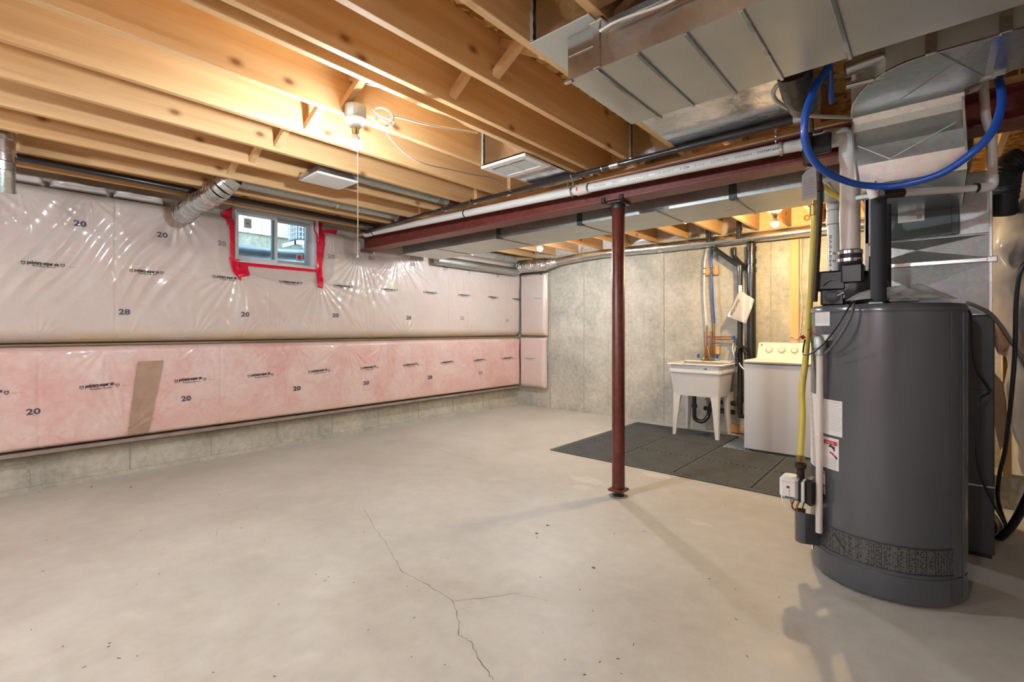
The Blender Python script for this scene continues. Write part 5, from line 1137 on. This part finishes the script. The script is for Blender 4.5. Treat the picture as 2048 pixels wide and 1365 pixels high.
for x in (3.85, 3.97, 4.085):
    c_ = cons(x, .055); mb = MB(); mb.tube([c_+cn*.000, c_+cn*.004, c_+cn*.018, c_+cn*.021], [.031, .031, .025, .022], 22); k_ = mb.build('knob', M['cream_console'], g, 40)
    MB().tube([c_+cn*.0006, c_+cn*.0016], [.034, .034], 22).build('knob_ring', M['clamp'], k_); MB().bar(c_+cn*.0212+Vector((-.008, 0, .008)), c_+cn*.0212+Vector((.010, 0, -.008)), .003, .002).build('knob_mark', M['print'], k_)
MB().tube([cons(3.775, .105)+cn*.0, cons(3.775, .105)+cn*.003], [.014, .014], 3).build('badge', plain('badge_red', '#7a2b25', .5), g)
text('printed_text', 'WASH CYCLE', .012, M['print'], g, lambda u, v: cons(4.17+u, .02+v*.9)+cn*.001, .06)
lp = MB().box(4.30, 4.385, WY_0-.0015, WY_0-.0003, .64, .84).build('energy_label', M['paper'], g)
for z, h_ in ((.80, .012), (.775, .006), (.70, .006)): MB().box(4.305, 4.38, WY_0-.0022, WY_0-.0016, z, z+h_).build('label_bar', M['ink'], lp)
text('printed_text', '82', .035, M['ink'], lp, lambda u, v: (4.325+u, WY_0-.0022, .72+v), .035); text('printed_text', 'kWh', .02, M['print'], lp, lambda u, v: (4.32+u, WY_0-.0022, .665+v), .04)
for x, y in ((WX0+.05, WY_0+.05), (WX1-.05, WY_0+.05), (WX0+.05, WY_1-.05), (WX1-.05, WY_1-.05)): MB().lathe((x, y, 0), [(.02, .012), (.022, .012), (.022, .03), (.012, .03)], 12).build('foot', M['blackpl'], g)
# paper bag
Pb = [PY(1480, 581, -.165), PY(1510, 600, -.172), PY(1493, 648, -.185), PY(1455, 633, -.175)]
g = thing('paper_envelope', 'clear pouch with a paper marked in handwriting hung on the thin black waste pipe', 'envelope', Pb[0])
def envf(k, dy): return lambda u, v: ((Pb[3].lerp(Pb[2], u)).lerp(Pb[0].lerp(Pb[1], u), v)-Pb[0])*k+Pb[0]+Vector((0, dy+.006*math.sin(u*6+v*3), 0))
pa = MB().grid(envf(.92, -.012), 8, 8).build('paper', plain('envelope_paper', '#d8cbb8', .6), g, 180)
MB().grid(envf(1.0, -.02), 8, 8).build('pouch', M['bag'], g, 180)
MB().prism([PY(1477, 571, -.156), PY(1484, 571, -.156), PY(1484, 586, -.168), PY(1477, 586, -.168)], (0, .002, 0)).build('tape', M['paper'], g)
e1 = (Pb[0]-Pb[3]); e2 = (Pb[1]-Pb[0]); L1 = e1.length; u1 = e1.normalized(); u2 = e2.normalized()
text('handwriting', 'Warranty', .06, M['ink'], g, lambda u, v: Pb[3]+u1*(.035+u)+u2*(.055-v)+Vector((0, -.024, 0)), L1*.62)
for k in range(4): text('printed_text', 'important papers inside', .012, M['print'], g, lambda u, v: Pb[3]+u1*(.05+u)+u2*(.085+.012*k-v)+Vector((0, -.022, 0)), L1*.5)
# stud and wires on the back wall
tag(MB().bbox(3.96, 4.05, -.040, -.002, .6, 2.21, .002).build('wall_stud', M['stud']), 'single upright pine stud on the concrete wall above the washing machine', 'stud')
tag(MB().tube(smooth_path([(4.065, -.02, 2.21), (4.075, -.02, 2.0), (4.06, -.02, 1.75), (4.08, -.02, 1.5), (4.06, -.02, 1.2), (4.03, -.05, 1.12), (3.98, -.05, 1.15), (3.95, -.05, 1.10), (4.03, -.05, 1.08)], 8), .004, 8).build('thin_wire', M['wire'], None, 180), 'thin pale wire wandering down beside the pine stud', 'wire')
_st = plain('stamp_brown', '#a07a2c', .8)
for s_, x_, w_ in (('o', 4.09, .07), ('r', 4.17, .05), ('P', 4.28, .075), ('S', 4.52, .075)): text('printed_text', s_, .13, _st, wb, lambda u, v: (x_+u, -.0215, 2.40+v), w_, bold=.03)
tag(MB().bbox(3.30, 3.52, -.05, -.005, .011, .10, .004).build('wood_scrap', M['stud']), 'short wood scrap on the floor under the tub drain', 'block')

# ================================================================== LOOSE CABLES UNDER THE JOISTS
kn = [PD(736, 232, 2.47), PD(752, 236, 2.45), PD(768, 240, 2.44), PD(784, 252, 2.43), PD(789, 246, 2.44), PD(772, 236, 2.46), PD(756, 232, 2.47), PD(750, 240, 2.45), PD(770, 252, 2.43), PD(786, 240, 2.45), PD(782, 226, 2.47), PD(766, 216, 2.49), PD(750, 217, 2.49), PD(751, 224, 2.48), PD(770, 236, 2.46), PD(790, 233, 2.47), PD(830, 243, 2.52), PD(880, 254, 2.62), PD(930, 262, 2.76), PD(955, 266, 2.84)]
tag(MB().tube(smooth_path(kn, 10), .0058, 10).build('white_cable', M['wire'], None, 180), 'white cable tied in a loose knot beside the nearest lamp, then running to the grille', 'cable')
wr_ = [PX(773, 266, 2.79), PX(790, 288, 2.795), PX(815, 311, 2.795), PX(850, 328, 2.795), PX(895, 338, 2.79), PX(945, 349, 2.78), PX(985, 357, 2.77), PX(1015, 378, 2.77), PX(1022, 383, 2.77)]
wr_[1:] = [p+Vector((-.44, 0, 0)) if False else p for p in wr_[1:]]
tag(MB().tube(smooth_path(wr_, 8), .0038, 8).build('white_cable', M['greycable'], None, 180), 'thin pale cable sagging along a joist from the lamp toward the beam', 'cable')
tag(MB().tube(smooth_path([PD(1200, 62, 1.72), PD(1240, 40, 1.66), PD(1330, 8, 1.58), PD(1400, -30, 1.5)], 6), .005, 8).build('white_cable', M['wire'], None, 180), 'white cable running along the side of the near trunk duct', 'cable')

# ================================================================== POLY BULGE ON THE RIGHT
g = thing('insulation_bulge', 'saggy grey-white poly covered insulation bulging out beside the furnace', 'insulation', (6.0, -1.5, .3))
ol_ = [(960, 2052), (900, 2032), (800, 2016), (700, 2002), (640, 1990), (590, 1984), (540, 1978), (490, 1976), (450, 1984), (410, 1996), (360, 2010), (318, 2024)]
YB = -1.62
lefts = [PY(x, y, YB) for y, x in ol_]
def leftx(z):
    for a, b in zip(lefts, lefts[1:]):
        if a.z <= z <= b.z: return a.x+(b.x-a.x)*(z-a.z)/(b.z-a.z)
    return lefts[0].x if z < lefts[0].z else lefts[-1].x
zlo_, zhi_ = lefts[0].z, lefts[-1].z
def bulge(u, v):
    z = zlo_+(zhi_-zlo_)*v; a = math.pi*u; x0 = leftx(z); R = .99
    x = x0+R*(1-math.cos(a))*.5*2; e = math.sin(a)**.6 if 0 < u < 1 else 0
    f_ = .06*noise.noise((x*5+z*2, z*3-x, 2))+.045*(1-ridge(x*4.2+z*2.6+.9*noise.noise((x*2, z*2, 7))))+.03*noise.noise((x*11, z*7, 4))+.012*noise.noise((x*30, z*18, 4))
    return (x+f_*.5, YB+.22-.42*e-f_*e*1.3, z)
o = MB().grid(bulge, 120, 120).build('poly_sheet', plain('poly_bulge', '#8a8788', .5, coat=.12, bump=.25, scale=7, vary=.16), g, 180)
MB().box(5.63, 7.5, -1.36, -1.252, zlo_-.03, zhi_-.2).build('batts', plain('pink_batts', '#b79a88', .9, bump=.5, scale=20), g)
st = tag(MB().bbox(5.50, 5.545, -1.33, -1.24, 0.0, 2.30, .003).build('wall_stud', M['stud']), 'upright wood stud between the furnace and the poly bulge', 'stud')
fl_ = [PY(1980, 735, -1.5), PY(2008, 768, -1.5), PY(2012, 880, -1.5), PY(2000, 905, -1.5), PY(1984, 830, -1.5)]
tag(MB().prism(fl_, (0, .01, 0)).build('torn_flap', plain('torn_paper', '#cdb89b', .8, vary=.15, scale=12)), 'torn pale sheet hanging in front of the stud beside the furnace', 'sheet')
lb_ = [PY(1987, 640, -1.7), PY(2006, 660, -1.72), PY(2020, 690, -1.74), PY(2013, 715, -1.72), PY(1996, 708, -1.7), PY(1988, 690, -1.7)]
tag(MB().prism(lb_, (0, .06, .01)).build('torn_flap', plain('torn_batt', '#c9a58c', .85, vary=.2, scale=14, bump=.4)), 'curled peach scrap of insulation facing above the torn pale sheet', 'sheet')
MB().box(5.45, 7.5, -1.34, -1.25, .0, .22).build('concrete_footing', M['wallc'], wc)
g = thing('flex_duct', 'dark crinkled flexible duct in the shade behind the white pipe at the upper right', 'duct', PD(2010, 290, 2.9))
P0 = [PD(2040, 318, 2.9), PD(2020, 330, 2.92), PD(2010, 350, 2.95), PD(2008, 380, 3.0), PD(2000, 430, 3.05)]
P0 = smooth_path(P0, 10); MB().tube(P0, [.07+(.006 if i % 2 else 0) for i in range(len(P0))], 18).build('flex_pipe', M['darkcab'], g, 60)
